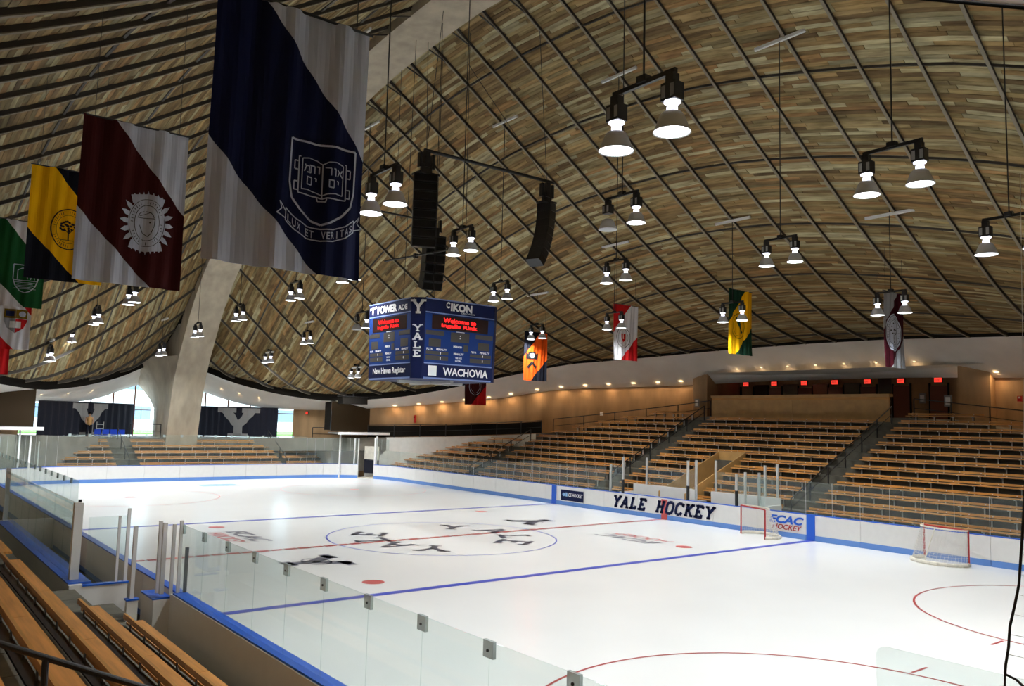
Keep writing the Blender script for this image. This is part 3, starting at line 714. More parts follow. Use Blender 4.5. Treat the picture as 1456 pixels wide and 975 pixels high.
obj('trousers', MB().cyl((0, .1, .9), (.01, .12, .1), .12, 10, .075).cyl((0, -.1, .9), (.01, -.12, .1), .12, 10, .075), 'navy', t)
obj('hair', MB().lathe([(.001, 1.80), (.07, 1.785), (.108, 1.72), (.105, 1.66)], 12, (-.01, 0, 0)), 'dark', t, smooth=True)
# folded steps and blue folded seats beside the person
t = thing('step_ladder', 'small metal step frame standing beside the person at the left curtain', 'ladder', (-36.2, -5.2, 2.72))
for y in (-.22, .22):
    obj('leg', MB().bar((0, y, 0), (0, y, 1.1), .04, .04), 'steel', t); obj('leg', MB().bar((-.35, y, 0), (0, y, 1.0), .03, .03), 'steel', t)
for z in (.3, .6, .9): obj('step', MB().box(-.1, .1, -.22, .22, z, z+.03), 'steel', t)
for i in range(4):
    t = thing('folding_chair', 'blue folding chair behind the end stand, %s of four from the left' % ('first', 'second', 'third', 'last')[i], 'chair', (-35.9, -5.35+i*.52, 2.45), 'blue folding chairs behind the end stand')
    obj('seat', MB().box(-.2, .2, -.22, .22, .42, .46), 'hot', t); obj('backrest', MB().box(-.22, -.19, -.22, .22, .5, .85), 'hot', t)
    for a in (-.18, .18):
        for b2 in (-.2, .2): obj('leg', MB().cyl((a, b2, 0), (a, b2, .43), .014, 5), 'steel', t)
# corner booths of brown tinted glass
for sg, y0, y1, nm, zb, zt in ((1, 10.0, 15.5, 'right', 3.57, 5.78), (-1, -17.5, -10.05, 'left', 3.57, 6.25)):
    t = thing('corner_booth', 'brown tinted booth hanging in the corner %s of the end stand' % nm, 'booth', (-31.6, (y0+y1)/2, zb)); o = t.location[:]
    obj('front_panel', MB().box(-31.05, -31.0, y0, y1, zb, zt), 'brownglass', t, o); obj('shell', MB().box(-32.2, -31.06, y0+.02, y1-.02, zb, zt-.02), 'dark', t, o)
    obj('base_frame', MB().box(-31.1, -30.95, y0, y1, zb-.08, zb), 'rib', t, o); obj('top_frame', MB().box(-31.1, -30.95, y0, y1, zt, zt+.06), 'rib', t, o)
t = thing('projector_box', 'dark box hanging above the right corner booth', 'box', (-29.2, 10.9, 5.6)); obj('case', MB().box(-.4, .4, -1.1, 1.0, 0, .55), 'dark', t); obj('lid', MB().box(-.45, .45, -1.15, 1.05, .55, .6), 'black', t); obj('bracket', MB().box(-.05, .05, -.05, .05, .6, roofz(-29.2, 10.9)-5.9), 'black', t)
# white canopies on posts over the corner gates
def canopy(nm, y0, y1, x, zt, posts):
    t = thing('gate_canopy', 'pale flat canopy on thin white posts over the %s corner gate' % nm, 'canopy', (x, (y0+y1)/2, 0)); o = t.location[:]
    obj('roof_slab', MB().hexa([(x-1.6, y0+.35, zt-.12), (x+.9, y0, zt-.12), (x+.9, y1, zt-.12), (x-1.6, y1, zt-.12), (x-1.6, y0+.35, zt), (x+.9, y0, zt), (x+.9, y1, zt), (x-1.6, y1, zt)]), 'tvgrey', t, o)
    obj('fascia', MB().box(x+.88, x+.94, y0, y1, zt-.14, zt+.05), 'white', t, o)
    for px, py, h in posts: obj('post', MB().box(px-.04, px+.04, py-.05, py+.05, 0, h), 'white', t, o)
canopy('right', 9.9, 15.6, -30.4, 3.42, [(-29.9, 10.3, 3.35), (-29.4, 11.3, 3.0), (-28.5, 12.7, 3.2)])
canopy('left', -13.5, -9.7, -30.4, 3.48, [(-29.8, -10.9, 3.4), (-29.9, -10.3, 3.0)])

# ================================================================== DASHER BOARDS
def arc_pts(cx, cy, a0, a1, n): return [(cx+RC*math.cos(math.radians(a0+(a1-a0)*i/n)), cy+RC*math.sin(math.radians(a0+(a1-a0)*i/n))) for i in range(n+1)]
def boards(label, runs, glass, cat='boards', pn='panel', zt=1.07, zg=2.45, th=.12, out=1, clips=False, gth=.016, tall=None):
    """runs: plan polylines already cut in panel lengths; out = +1 if outside lies to the left of travel"""
    a0 = runs[0]; t = thing('dasher_boards', label, cat, (a0[0][0], a0[0][1], 0)); o = t.location[:]
    def band(pts, d0, d1, z0, z1):
        m = MB()
        for i in range(len(pts)-1):
            a = Vector((*pts[i], 0)); b = Vector((*pts[i+1], 0)); dr = (b-a).normalized(); nn = Vector((-dr.y, dr.x, 0))*out
            m.hexa([a+nn*d0+Vector((0, 0, z0)), b+nn*d0+Vector((0, 0, z0)), b+nn*d1+Vector((0, 0, z0)), a+nn*d1+Vector((0, 0, z0)), a+nn*d0+Vector((0, 0, z1)), b+nn*d0+Vector((0, 0, z1)), b+nn*d1+Vector((0, 0, z1)), a+nn*d1+Vector((0, 0, z1))])
        return m
    def shrink(p, e=.006):
        a = Vector(p[0]); b = Vector(p[-1]); q = list(p); q[0] = tuple(a+(Vector(p[1])-a).normalized()*e); q[-1] = tuple(b+(Vector(p[-2])-b).normalized()*e); return q
    for k, pts in enumerate(runs):
        sp = shrink(pts)
        obj('panel', band(sp, 0, th, .22, zt-.03), 'board', t, o)
        obj('kick_plate', band(sp, -.012, th, 0, .22), 'kick', t, o)
        obj('cap_rail', band(pts, -.015, th+.04, zt-.03, zt), 'cap', t, o)
        g = glass(k) if callable(glass) else glass
        if not g: continue
        # glass panes, two to a panel
        tot = [0]
        for a, b in zip(pts[:-1], pts[1:]): tot.append(tot[-1]+math.dist(a, b))
        def at_(d):
            for i in range(len(pts)-1):
                if d <= tot[i+1]+1e-9: f = (d-tot[i])/(tot[i+1]-tot[i]); return (pts[i][0]+(pts[i+1][0]-pts[i][0])*f, pts[i][1]+(pts[i+1][1]-pts[i][1])*f)
            return pts[-1]
        for h in range(2):
            a = at_(tot[-1]*h/2+.004); b = at_(tot[-1]*(h+1)/2-.004); off = th*.5
            obj('glass_pane', band([a, b], off, off+gth, zt, g), 'glass', t, o)
            if clips:
                A = Vector((*at_(tot[-1]*h/2), 0)); dr = (Vector((*b, 0))-Vector((*a, 0))).normalized(); nn = Vector((-dr.y, dr.x, 0))*out
                m = MB(); w2 = .085
                p0 = A-dr*w2+nn*(off-.012); p1 = A+dr*w2+nn*(off-.012); p2 = A+dr*w2+nn*(off+gth+.012); p3 = A-dr*w2+nn*(off+gth+.012)
                c = obj('glass_clip', MB().hexa([p+Vector((0, 0, g-.16)) for p in (p0, p1, p2, p3)]+[p+Vector((0, 0, g+.012)) for p in (p0, p1, p2, p3)]), 'clearclip', t, o)
                q = A+nn*(off+gth+.012)+Vector((0, 0, g-.085)); obj('bolt', MB().cyl(q, q+nn*.014, .016, 8), 'black', c, o)
            else:
                A = at_(tot[-1]*h/2); obj('glass_seam', MB().cyl((A[0], A[1], zt), (A[0], A[1], g), .008, 4), 'steel', t, o)
    return t, o, band
def split(x0, x1, y, n): return [[(x0+(x1-x0)*i/n, y), (x0+(x1-x0)*(i+1)/n, y)] for i in range(n)]
# far side (travel from the far end towards +x: outside to the left)
FB, fo, band = boards('far side rink boards with rink lettering and blue line markers', split(-25.6, 27, HB, 22), lambda k: (2.15 if k < 6 else 2.3 if k < 9 else 2.42 if k >= 13 else None))
obj('blue_marker', MB().box(-BL-.19, -BL+.19, HB-.03, HB, .0, 1.06), 'cap', FB, fo); obj('blue_marker', MB().box(BL-.19, BL+.19, HB-.03, HB, 0, 1.06), 'cap', FB, fo)
obj('red_marker', MB().box(-.05, .32, HB-.028, HB, .0, .98), 'dotred', FB, fo)
bfn = lambda a, b: (a, HB-.034, b)
txt = 'YALE HOCKEY'; x = -3.45
wch = 6.6/11
for wd_ in (range(0, 4), range(5, 11)):
    for i in wd_: DC().slab(txt[i], x+wch*(i+.5)+.05, .6, .58, .52, .25, .32).build('letter', 'navypaint', bfn, FB, fo)
DC().rect(-7.5, .28, -5.65, .86).build('advert', 'navypaint', lambda a, b: (a, HB-.031, b), FB, fo, label='small navy ice hockey advert')
DC().text('ICE HOCKEY', -6.3, .6, .2, 1.2, .02).build('advert_text', 'white', bfn, FB, fo)
DC().disc(-7.25, .6, .12, .1).poly([(-7.1, .5), (-6.95, .5), (-6.95, .72), (-7.1, .72)]).build('advert_mark', 'crease', bfn, FB, fo)
DC().text('ECAC', 6.95, .73, .34, 1.7, .04, .3).build('advert_text', 'cap', bfn, FB, fo)
DC().text('HOCKEY', 6.98, .42, .22, 1.45, .02, .3).build('advert_text', 'goalred', bfn, FB, fo)
# far right corner
cpts = arc_pts(XE+RC, HB-RC, 180, 90, 18)
def sub(p, a, b): return p[a:b+1]
boards('curved corner boards left of the players gate, with tall glass', [sub(cpts, 0, 3), sub(cpts, 3, 6), sub(cpts, 6, 9)], lambda k: 3.0)
boards('curved corner boards right of the players gate, with tall glass', [sub(cpts, 12, 15), sub(cpts, 15, 18)], lambda k: 3.0 if k == 0 else 2.15)
g0, g1 = cpts[9], cpts[12]
t = thing('players_gate', 'open corner gateway with a navy curtain in it', 'gate', (g0[0], g0[1], 0)); o = t.location[:]
gd = (Vector(g1)-Vector(g0)).normalized(); gn = Vector((-gd.y, gd.x)).normalized()
def gp(a, b, z): q = Vector(g0)+gd*a+gn*b; return (q.x, q.y, z)
LG = (Vector(g1)-Vector(g0)).length
def gslab(nm, a0, a1, b0, b1, z0, z1, mt): obj(nm, MB().hexa([gp(a0, b0, z0), gp(a1, b0, z0), gp(a1, b1, z0), gp(a0, b1, z0), gp(a0, b0, z1), gp(a1, b0, z1), gp(a1, b1, z1), gp(a0, b1, z1)]), mt, t, o)
gslab('back_panel', .05, LG-.05, 1.0, 1.06, 1.35, 2.4, 'pad'); gslab('curtain', .05, LG-.05, 1.0, 1.05, .35, 1.4, 'navy'); gslab('post', -.06, .02, 0, .1, 0, 3.0, 'steel'); gslab('post', LG-.02, LG+.1, 0, .12, 0, 3.1, 'white'); gslab('threshold', 0, LG, 0, 1.6, 0, .05, 'pad')
# far end (travel from -y to +y, outside to the left)
ey0, ey1 = NB+RC, HB-RC
boards('end boards behind the far goal line with tall glass', [[(XE, ey0+(ey1-ey0)*i/7), (XE, ey0+(ey1-ey0)*(i+1)/7)] for i in range(7)], lambda k: 3.1, clips=True)
# little hooks along the top of the end glass
lc = arc_pts(XE+RC, NB+RC, 270, 180, 18)
boards('curved corner boards at the far left with tall glass', [sub(lc, 0, 3), sub(lc, 3, 6), sub(lc, 6, 9), sub(lc, 9, 12), sub(lc, 12, 15), sub(lc, 15, 18)], lambda k: 3.0)
# near side, outside = -y: travel from the far end to +x has outside to the right
boards('near side boards beyond the team bench, seen end-on with glass', split(-25.6, -.1, NB-.0, 11), lambda k: 2.5, out=-1, clips=True)
boards('low near side boards in front of the team bench, blue cap, no glass', split(-.1, 10.35, NB, 4), None, out=-1)
nb, no, _ = boards('near side boards with clipped glass panes running to the foreground', [[(10.38+i*2.56, NB), (10.38+(i+1)*2.56, NB)] for i in range(6)], lambda k: 2.38, out=-1, clips=True, th=.2)
obj('end_cap', MB().box(10.28, 10.37, NB-.26, NB, 0, 1.04), 'board', nb, no); obj('end_pad', MB().box(10.40, 10.45, NB-.06, NB-.0, 1.07, 1.95), 'black', nb, no)
obj('outer_panel', MB().box(10.36, 26, NB-.26, NB-.21, 0, 1.04), 'board', nb, no, label='outer face of the near boards')
# tall pane at the lower right corner
t = thing('tall_glass', 'tall rink glass pane with rounded top at the lower right', 'glass', (25.6, NB-.14, 1.07)); o = t.location[:]
boards_x0 = 24.73
m = MB(); n = 6; rr = .06; out_ = [(boards_x0, 1.0)]+[(boards_x0+rr-rr*math.cos(a*PI/2/n), 3.27-rr+rr*math.sin(a*PI/2/n)) for a in range(n+1)]+[(27.4, 3.27), (27.4, 1.0)]
kk = len(out_); m.v = [(x, NB-.14, z) for x, z in out_]+[(x, NB-.126, z) for x, z in out_]; m.f = [tuple(range(kk)), tuple(range(2*kk-1, kk-1, -1))]+[(i, (i+1) % kk, kk+(i+1) % kk, kk+i) for i in range(kk)]
obj('pane', m, 'glass', t, o); obj('foot_rail', MB().box(boards_x0, 27.4, NB-.17, NB-.1, .98, 1.03), 'steel', t, o)

# ---- team bench enclosure on the near side
t = thing('team_bench_box', 'white walled team bench box with blue cap behind the near boards', 'box', (8.4, -14.6, 0)); o = t.location[:]
obj('back_wall', MB().box(-3.2, 8.35, -14.78, -14.52, 0, 1.04), 'board', t, o); obj('back_cap', MB().box(-3.2, 8.35, -14.8, -14.36, 1.04, 1.07), 'cap', t, o)
obj('end_wall', MB().box(8.36, 8.5, -14.55, -13.68, 0, 1.0), 'board', t, o); obj('end_cap', MB().box(8.34, 8.52, -14.55, -13.66, 1.0, 1.03), 'cap', t, o)
obj('corner_pier', MB().box(8.36, 8.5, -14.8, -14.55, 0, 1.04), 'board', t, o)
obj('short_wall', MB().box(10.2, 10.34, -14.12, -13.92, 0, 1.0), 'board', t, o); obj('short_cap', MB().box(10.18, 10.36, -14.14, -13.9, 1.0, 1.03), 'cap', t, o)
obj('far_wall', MB().box(-3.3, -3.2, -14.8, -13.1, 0, 1.07), 'board', t, o); obj('inner_ledge', MB().box(9.4, 10.28, -13.62, -13.3, 0, .95), 'board', t, o); obj('ledge_cap', MB().box(9.4, 10.28, -13.64, -13.28, .95, .98), 'cap', t, o)
for i in range(9): obj('glass_pane', MB().box(-3.1+i*1.22, -3.1+(i+1)*1.22-.01, -14.66, -14.645, 1.07, 2.65), 'glass', t, o)
for x, y, h, wd in ((7.93, -14.62, 2.66, .085), (-3.1, -14.6, 2.72, .06), (8.43, -13.72, 2.55, .03), (8.43, -13.9, 2.4, .025), (10.27, -14.03, 2.4, .035), (10.15, -13.45, 2.42, .04), (10.02, -13.5, 2.45, .03), (10.26, -13.3, 2.4, .03), (10.38, -13.2, 2.48, .03)):
    obj('post', MB().box(x-wd, x+wd, y-wd, y+wd, 1.03, h), 'whitewall' if wd > .08 else 'clip', t, o)
obj('padded_post', MB().box(-.12, -.04, -13.1, -13.02, 1.07, 1.95), 'black', t, o)
obj('bench_floor', MB().box(-3.2, 8.36, -14.52, -13.2, 0, .12), 'rib', t, o)
obj('side_pane', MB().box(8.42, 8.435, -14.5, -13.75, 1.03, 2.4), 'glass', t, o)
t = thing('players_bench', 'wooden players bench inside the near team box', 'bench', (2.5, -14.3, 0)); obj('seat', MB().box(-5.4, 5.4, -.16, .16, .5, .55), 'wood', t)
for x in (-5, -3, -1, 1, 3, 5): obj('leg', MB().box(x-.03, x+.03, -.12, .12, .12, .5), 'steel', t)
# ---- penalty boxes on the far side
t = thing('penalty_box', 'white walled penalty boxes with glass and posts behind the far boards', 'box', (.8, 14, 0)); o = t.location[:]
obj('back_wall', MB().box(-3.0, 1.2, 14.05, 14.15, 0, 1.5), 'board', t, o); obj('back_wall', MB().box(2.1, 5.9, 14.05, 14.15, 0, 1.5), 'board', t, o)
obj('side_wall', MB().box(5.85, 5.95, 13.1, 14.1, 0, 1.2), 'board', t, o); obj('side_wall', MB().box(-3.1, -3.0, 13.1, 14.1, 0, 1.1), 'board', t, o)
obj('divider', MB().box(1.25, 1.95, 13.15, 13.9, 0, 1.05), 'tvgrey', t, o)
for x, y, z0, h in ((-3.65, 13.0, 1.07, 2.48), (-2.75, 13.0, 1.75, 2.9), (-2.1, 14.1, 1.2, 2.9), (1.55, 13.0, 1.75, 2.95), (1.8, 13.3, 1.07, 2.98), (2.35, 14.1, 1.2, 2.98), (4.35, 13.0, 1.75, 2.5), (4.75, 13.1, 1.07, 2.6), (5.2, 13.5, 1.07, 2.6), (5.1, 14.1, 1.1, 2.9), (5.75, 14.1, 1.1, 3.0)):
    obj('post', MB().box(x-.045, x+.045, y-.045, y+.045, z0, h), 'steel', t, o)
for x in (-2.75, 1.55, 4.35): obj('padded_post', MB().box(x-.05, x+.05, 12.95, 13.05, 1.07, 1.75), 'black', t, o)
for a, b2, y in ((-3.6, -2.8, 13.0), (-2.0, -.3, 14.1), (-.3, 1.2, 14.1), (2.4, 4.0, 14.1), (4.0, 5.6, 14.1), (4.4, 5.8, 13.05)):
    obj('glass_pane', MB().box(a, b2, y, y+.015, 1.1, 2.45), 'glass', t, o)

# ================================================================== GOALS
def goal(label, loc, rz):
    t = thing('hockey_goal', label, 'goal', loc, 'goals parked at the far boards', rz)
    hw, H, D = .915, 1.22, 1.05
    obj('frame', MB().tube([(-hw, 0, 0), (-hw, 0, H), (hw, 0, H), (hw, 0, 0)], .032, 10), 'goalred', t)
    base = [(-hw, 0, .05)]+[(-hw*math.cos(a*PI/12)*1.12, -.25-D*.8*math.sin(a*PI/12), .05) for a in range(13)]+[(hw, 0, .05)]
    obj('base_padding', MB().tube(base, .075, 8), 'pad', t)
    top = [(-hw, 0, H)]+[(-hw*.98*math.cos(a*PI/8), -.1-.42*math.sin(a*PI/8), H) for a in range(9)]+[(hw, 0, H)]
    obj('top_frame', MB().tube(top, .028, 8), 'pad', t); obj('centre_brace', MB().tube([(0, -.52, H), (0, -1.08, .06)], .02), 'pad', t)
    # net: cords over a lofted surface
    nA = 28; rows = []
    def P(u, v):   # u along 0..1, v height
        def pl(L, u):
            k = u*(len(L)-1); i = min(int(k), len(L)-2); return Vector(L[i]).lerp(Vector(L[i+1]), k-i)
        return pl(base, u).lerp(pl(top, u), v)
    m = MB()
    for i in range(nA+1):
        u = i/nA
        for j in range(1): m.cyl(P(u, 0), P(u, 1), .0035, 3)
    for j in range(1, 14):
        pts = [P(i/14, j/14) for i in range(15)]
        for a, b in zip(pts[:-1], pts[1:]): m.cyl(a, b, .0035, 3)
    n_ = obj('net', m, 'netwhite', t); n_['kind'] = 'stuff'
    nm = obj('net_fabric', MB().grid([[P(i/14, j/4) for j in range(5)] for i in range(15)]), M['netcloth'], t); nm['kind'] = 'stuff'
    return t
def mat_net():
    m = bpy.data.materials.new('fine net'); m.use_nodes = True; nt = m.node_tree; nt.nodes.clear()
    o = nt.nodes.new('ShaderNodeOutputMaterial'); a = nt.nodes.new('ShaderNodeBsdfTransparent'); d = nt.nodes.new('ShaderNodeBsdfDiffuse'); d.inputs[0].default_value = (.72, .70, .66, 1)
    x = nt.nodes.new('ShaderNodeMixShader'); x.inputs[0].default_value = .2; nt.links.new(a.outputs[0], x.inputs[1]); nt.links.new(d.outputs[0], x.inputs[2]); nt.links.new(x.outputs[0], o.inputs[0]); return m
M['netcloth'] = mat_net()
goal('red framed goal parked by the boards, left of the two, opening towards the left', (6.1, 11.75, 0), math.radians(158))
goal('goal at the far boards with its net towards the camera, right one of two', (13.75, 12.45, 0), math.radians(-16))

# ================================================================== NEAR STANDS
for i in range(9):
    y0 = SY+DY*i-.46; z = SZ+DZ*i-.42
    for xa, xb in ((10.6 if i < 2 else -26, 29),):
        if i >= 2: pass
        n = round((xb-xa)/.9); st = (xb-xa)/n
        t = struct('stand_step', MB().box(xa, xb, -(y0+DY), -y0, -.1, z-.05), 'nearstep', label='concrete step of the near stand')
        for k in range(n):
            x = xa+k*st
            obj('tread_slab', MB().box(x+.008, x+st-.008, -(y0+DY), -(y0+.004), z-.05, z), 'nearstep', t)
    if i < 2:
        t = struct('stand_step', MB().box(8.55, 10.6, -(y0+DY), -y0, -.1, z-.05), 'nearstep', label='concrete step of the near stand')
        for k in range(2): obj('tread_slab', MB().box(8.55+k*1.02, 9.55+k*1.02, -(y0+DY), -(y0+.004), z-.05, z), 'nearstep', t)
NR = ['lowest foreground bench beside the near boards', 'second foreground bench from the near boards', 'third foreground bench from the near boards, starting by the box corner', 'fourth foreground bench from the near boards, at the lower left edge', 'fifth foreground bench at the bottom left corner']
for i, x0 in enumerate((12.2, 12.4, 9.3, 9.3, 9.3)):
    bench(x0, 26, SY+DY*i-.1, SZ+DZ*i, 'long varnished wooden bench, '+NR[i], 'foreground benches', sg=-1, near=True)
for i in range(2, 9):
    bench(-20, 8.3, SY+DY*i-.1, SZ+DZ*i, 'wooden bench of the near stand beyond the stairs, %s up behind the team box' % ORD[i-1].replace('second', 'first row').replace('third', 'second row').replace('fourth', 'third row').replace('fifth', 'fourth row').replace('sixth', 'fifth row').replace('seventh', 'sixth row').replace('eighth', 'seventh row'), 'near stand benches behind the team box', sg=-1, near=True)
# black pipe handrail at the lower left
def on_x(u, v, X):
    d = CF+CR*((u-728)/FPX)-CU*((v-487.5)/FPX); t_ = (X-CAMP.x)/d.x; return CAMP+d*t_
pa, pb = on_x(-60, 897, 21.5), on_x(230, 985, 21.5)
t = thing('handrail', 'glossy black pipe handrail crossing the lower left corner', 'railing', (21.5, pa.y, 2)); o = t.location[:]
obj('top_rail', MB().cyl(pa, pb, .021, 12), 'black', t, o, smooth=False); q = pa.lerp(pb, .40); obj('post', MB().cyl(q, q-Vector((0, 0, .95)), .021, 12), 'black', t, o)
pc = on_x(-60, 1120, 21.5)
# safety net with black border rope at the right edge
t = thing('safety_net', 'hanging safety net with a black border rope at the right edge', 'net', (25.6, -13.3, 6)); o = t.location[:]
def on_y(u, v, Y):
    d = CF+CR*((u-728)/FPX)-CU*((v-487.5)/FPX); t_ = (Y-CAMP.y)/d.y; return CAMP+d*t_
NYY = -13.32
edge = [on_y(u, v, NYY) for u, v in ((1462, 640), (1456, 720), (1453, 770), (1449, 830), (1443, 860), (1436, 890), (1434, 920), (1430, 945), (1429, 958))]
edge = [Vector((edge[0].x+.1, NYY, 6.2))]+edge
obj('border_rope', MB().tube(edge, .008, 6), 'black', t, o)
bot = [edge[-1], on_y(1445, 966, NYY), on_y(1460, 980, NYY), Vector((28.5, NYY, 2.9))]; obj('bottom_rope', MB().tube(bot, .007, 6), 'black', t, o)
obj('tail_rope', MB().tube([edge[-1], on_y(1428, 1000, NYY)], .006, 6), 'black', t, o)
m = MB()
for k in range(1, 25):
    z = edge[-1].z+k*.11; xr = lerp(sorted([(p.z, p.x) for p in edge]), z); m.cyl((xr, NYY, z), (28.6, NYY, z-.04), .0016, 3)
for k in range(1, 26): x = edge[-1].x+k*.11; m.cyl((x, NYY, edge[-1].z), (x+.05, NYY, 6.1), .0016, 3)
n_ = obj('mesh', m, 'netwhite', t, o); n_['kind'] = 'stuff'

# ================================================================== LAMPS
lamp_shade = MB().lathe([(.085, .30), (.12, .295), (.16, .26), (.195, .19), (.225, .10), (.262, .02), (.275, 0), (.262, 0), (.225, .06), (.18, .155), (.10, .27)], 22).mesh('shade', 'spun', smooth=True)
lamp_lens = MB().lathe([(.001, .012), (.262, .012)], 22).mesh('lens', 'lens')
lamp_neck = MB().lathe([(.08, .30), (.08, .37), (.072, .37), (.072, .42), (.12, .43), (.12, .455), (.001, .455)], 12).mesh('neck', 'socket')
bal = MB().box(-.13, .13, -.10, .10, .46, .72).box(-.07, .07, -.07, .07, .72, .86); bal_me = bal.mesh('ballast_box', 'black')
fins = MB()
for x in (-.08, .08): fins.box(x-.035, x+.035, -.105, -.1, .50, .68)
fins_me = fins.mesh('vent', 'tvgrey')  # paler grey stands in for lamp glow coming through the vents
bar_me = MB().bar((-.62, 0, .90), (.62, 0, .90), .06, .07).box(-.09, .09, -.07, .07, .90, 1.0).mesh('crossbar', 'black')
def lamp(label, x, y, z, off_left=False):
    """z = height of the two lenses"""
    t = thing('hanging_lamp', label, 'lamp', (x, y, z), 'twin bell lamps hanging from the roof')
    lk = lambda nm, me, par, loc=(0, 0, 0): (lambda o: (COL.objects.link(o), setattr(o, 'parent', par), setattr(o, 'location', loc), o)[3])(bpy.data.objects.new(nm, me))
    lk('crossbar', bar_me, t)
    top = roofz(x, abs(y))-z-.05 if abs(y) > 1.2 else roofz(x, 1.2)-z
    obj('suspension_rod', MB().cyl((0, 0, .95), (0, 0, top), .016, 6), 'black', t)
    if abs(x) < 33: obj('mounting_rail', MB().box(-1.0, 1.0, -.05, .05, top-.24, top-.13), 'clip', t)
    for s in (-1, 1):
        c = lk('ballast_box', bal_me, t, (s*.55, 0, 0)); lk('vent', fins_me, c); sh = lk('shade', lamp_shade, t, (s*.55, 0, 0))
        if not (off_left and s < 0):
            lk('lens', lamp_lens, sh); lk('neck', lamp_neck, t, (s*.55, 0, 0))
            ld = bpy.data.lights.new('lamp_light', 'AREA'); ld.shape = 'DISK'; ld.size = .5; ld.energy = LAMP_W; ld.spread = math.radians(142); ld.color = (.95, .985, 1.0)
            lo = bpy.data.objects.new('lamp_light', ld); COL.objects.link(lo); lo.parent = t; lo.location = (s*.55, 0, -.01)
LS = [(19.45, -9.7, 8.75, 'lit twin bell lamp hanging largest and nearest, at the top centre'), (19.45, -2.3, 9.5, 'lit twin bell lamp at the upper right, second largest'), (19.45, 3.5, 9.1, 'lit twin bell lamp cut by the right edge'),
 (11.6, -2.07, 10.15, 'twin bell lamp with one lamp out, below the largest lamp'), (11.6, 5.6, 10.15, 'lit twin bell lamp midway between the largest lamp and the green yellow banner'), (3.9, 5.54, 10.45, 'lit twin bell lamp straight above the red and white banner'),
 (11.6, -9.65, 9.25, 'lit twin bell lamp half hidden by the right edge of the shield banner'), (3.9, -2.2, 10.5, 'lit twin bell lamp between the left and right speaker arrays'), (-3.8, 5.41, 10.45, 'lit twin bell lamp just above the right end of the scoreboard'),
 (3.9, 13.3, 9.55, 'lit twin bell lamp in front of the green and yellow banner'), (11.6, 13.07, 9.2, 'lit twin bell lamp in front of the maroon and grey banner'), (-3.8, 13.24, 9.75, 'lit twin bell lamp in front of the red and white banner'), (-11.5, 14.2, 9.77, 'lit twin bell lamp in front of the orange and black banner'),
 (-3.8, -2.7, 10.35, 'lit twin bell lamp peeking out under the shield banner'), (-11.5, -1.75, 10.45, 'lit twin bell lamp right of the arch, highest of those under the shield banner'), (-19.2, -1.79, 10.0, 'lit twin bell lamp just right of the arch leg'), (-26.9, -1.73, 9.55, 'lit twin bell lamp in front of the arch leg'),
 (-26.9, 5.85, 9.7, 'lit twin bell lamp left of the scoreboard, upper of the two far ones'), (-31.0, 4.7, 8.45, 'lit twin bell lamp farthest right of the arch, over the right curtain'), (-11.5, 2.05, 9.3, 'twin bell lamp with one lamp out, left of the scoreboard top'), (-26.9, 9.7, 7.5, 'lit twin bell lamp low beside the bottom left of the scoreboard'),
 (-11.5, -9.4, 9.4, 'lit twin bell lamp below the maroon banner with the seal'), (-19.2, -9.27, 9.1, 'lit twin bell lamp between the green and maroon banners'), (-26.9, -9.1, 8.6, 'lit twin bell lamp second from the left edge of the photo'), (-25.9, -10.25, 7.35, 'lit twin bell lamp farthest left, under the small shield banner'), (-31.0, -2.8, 8.45, 'lit twin bell lamp above the windows left of the arch leg')]
for x, y, z, l in LS: lamp(l, x, y, z, 'one lamp out' in l)
for x, y, nm in ((27, -9.7, 'near stand'), (27, -2, 'middle of the ice'), (27, 5, 'far boards')): lamp('lit twin bell lamp beyond the right edge over the '+nm, x, y, 8.6)

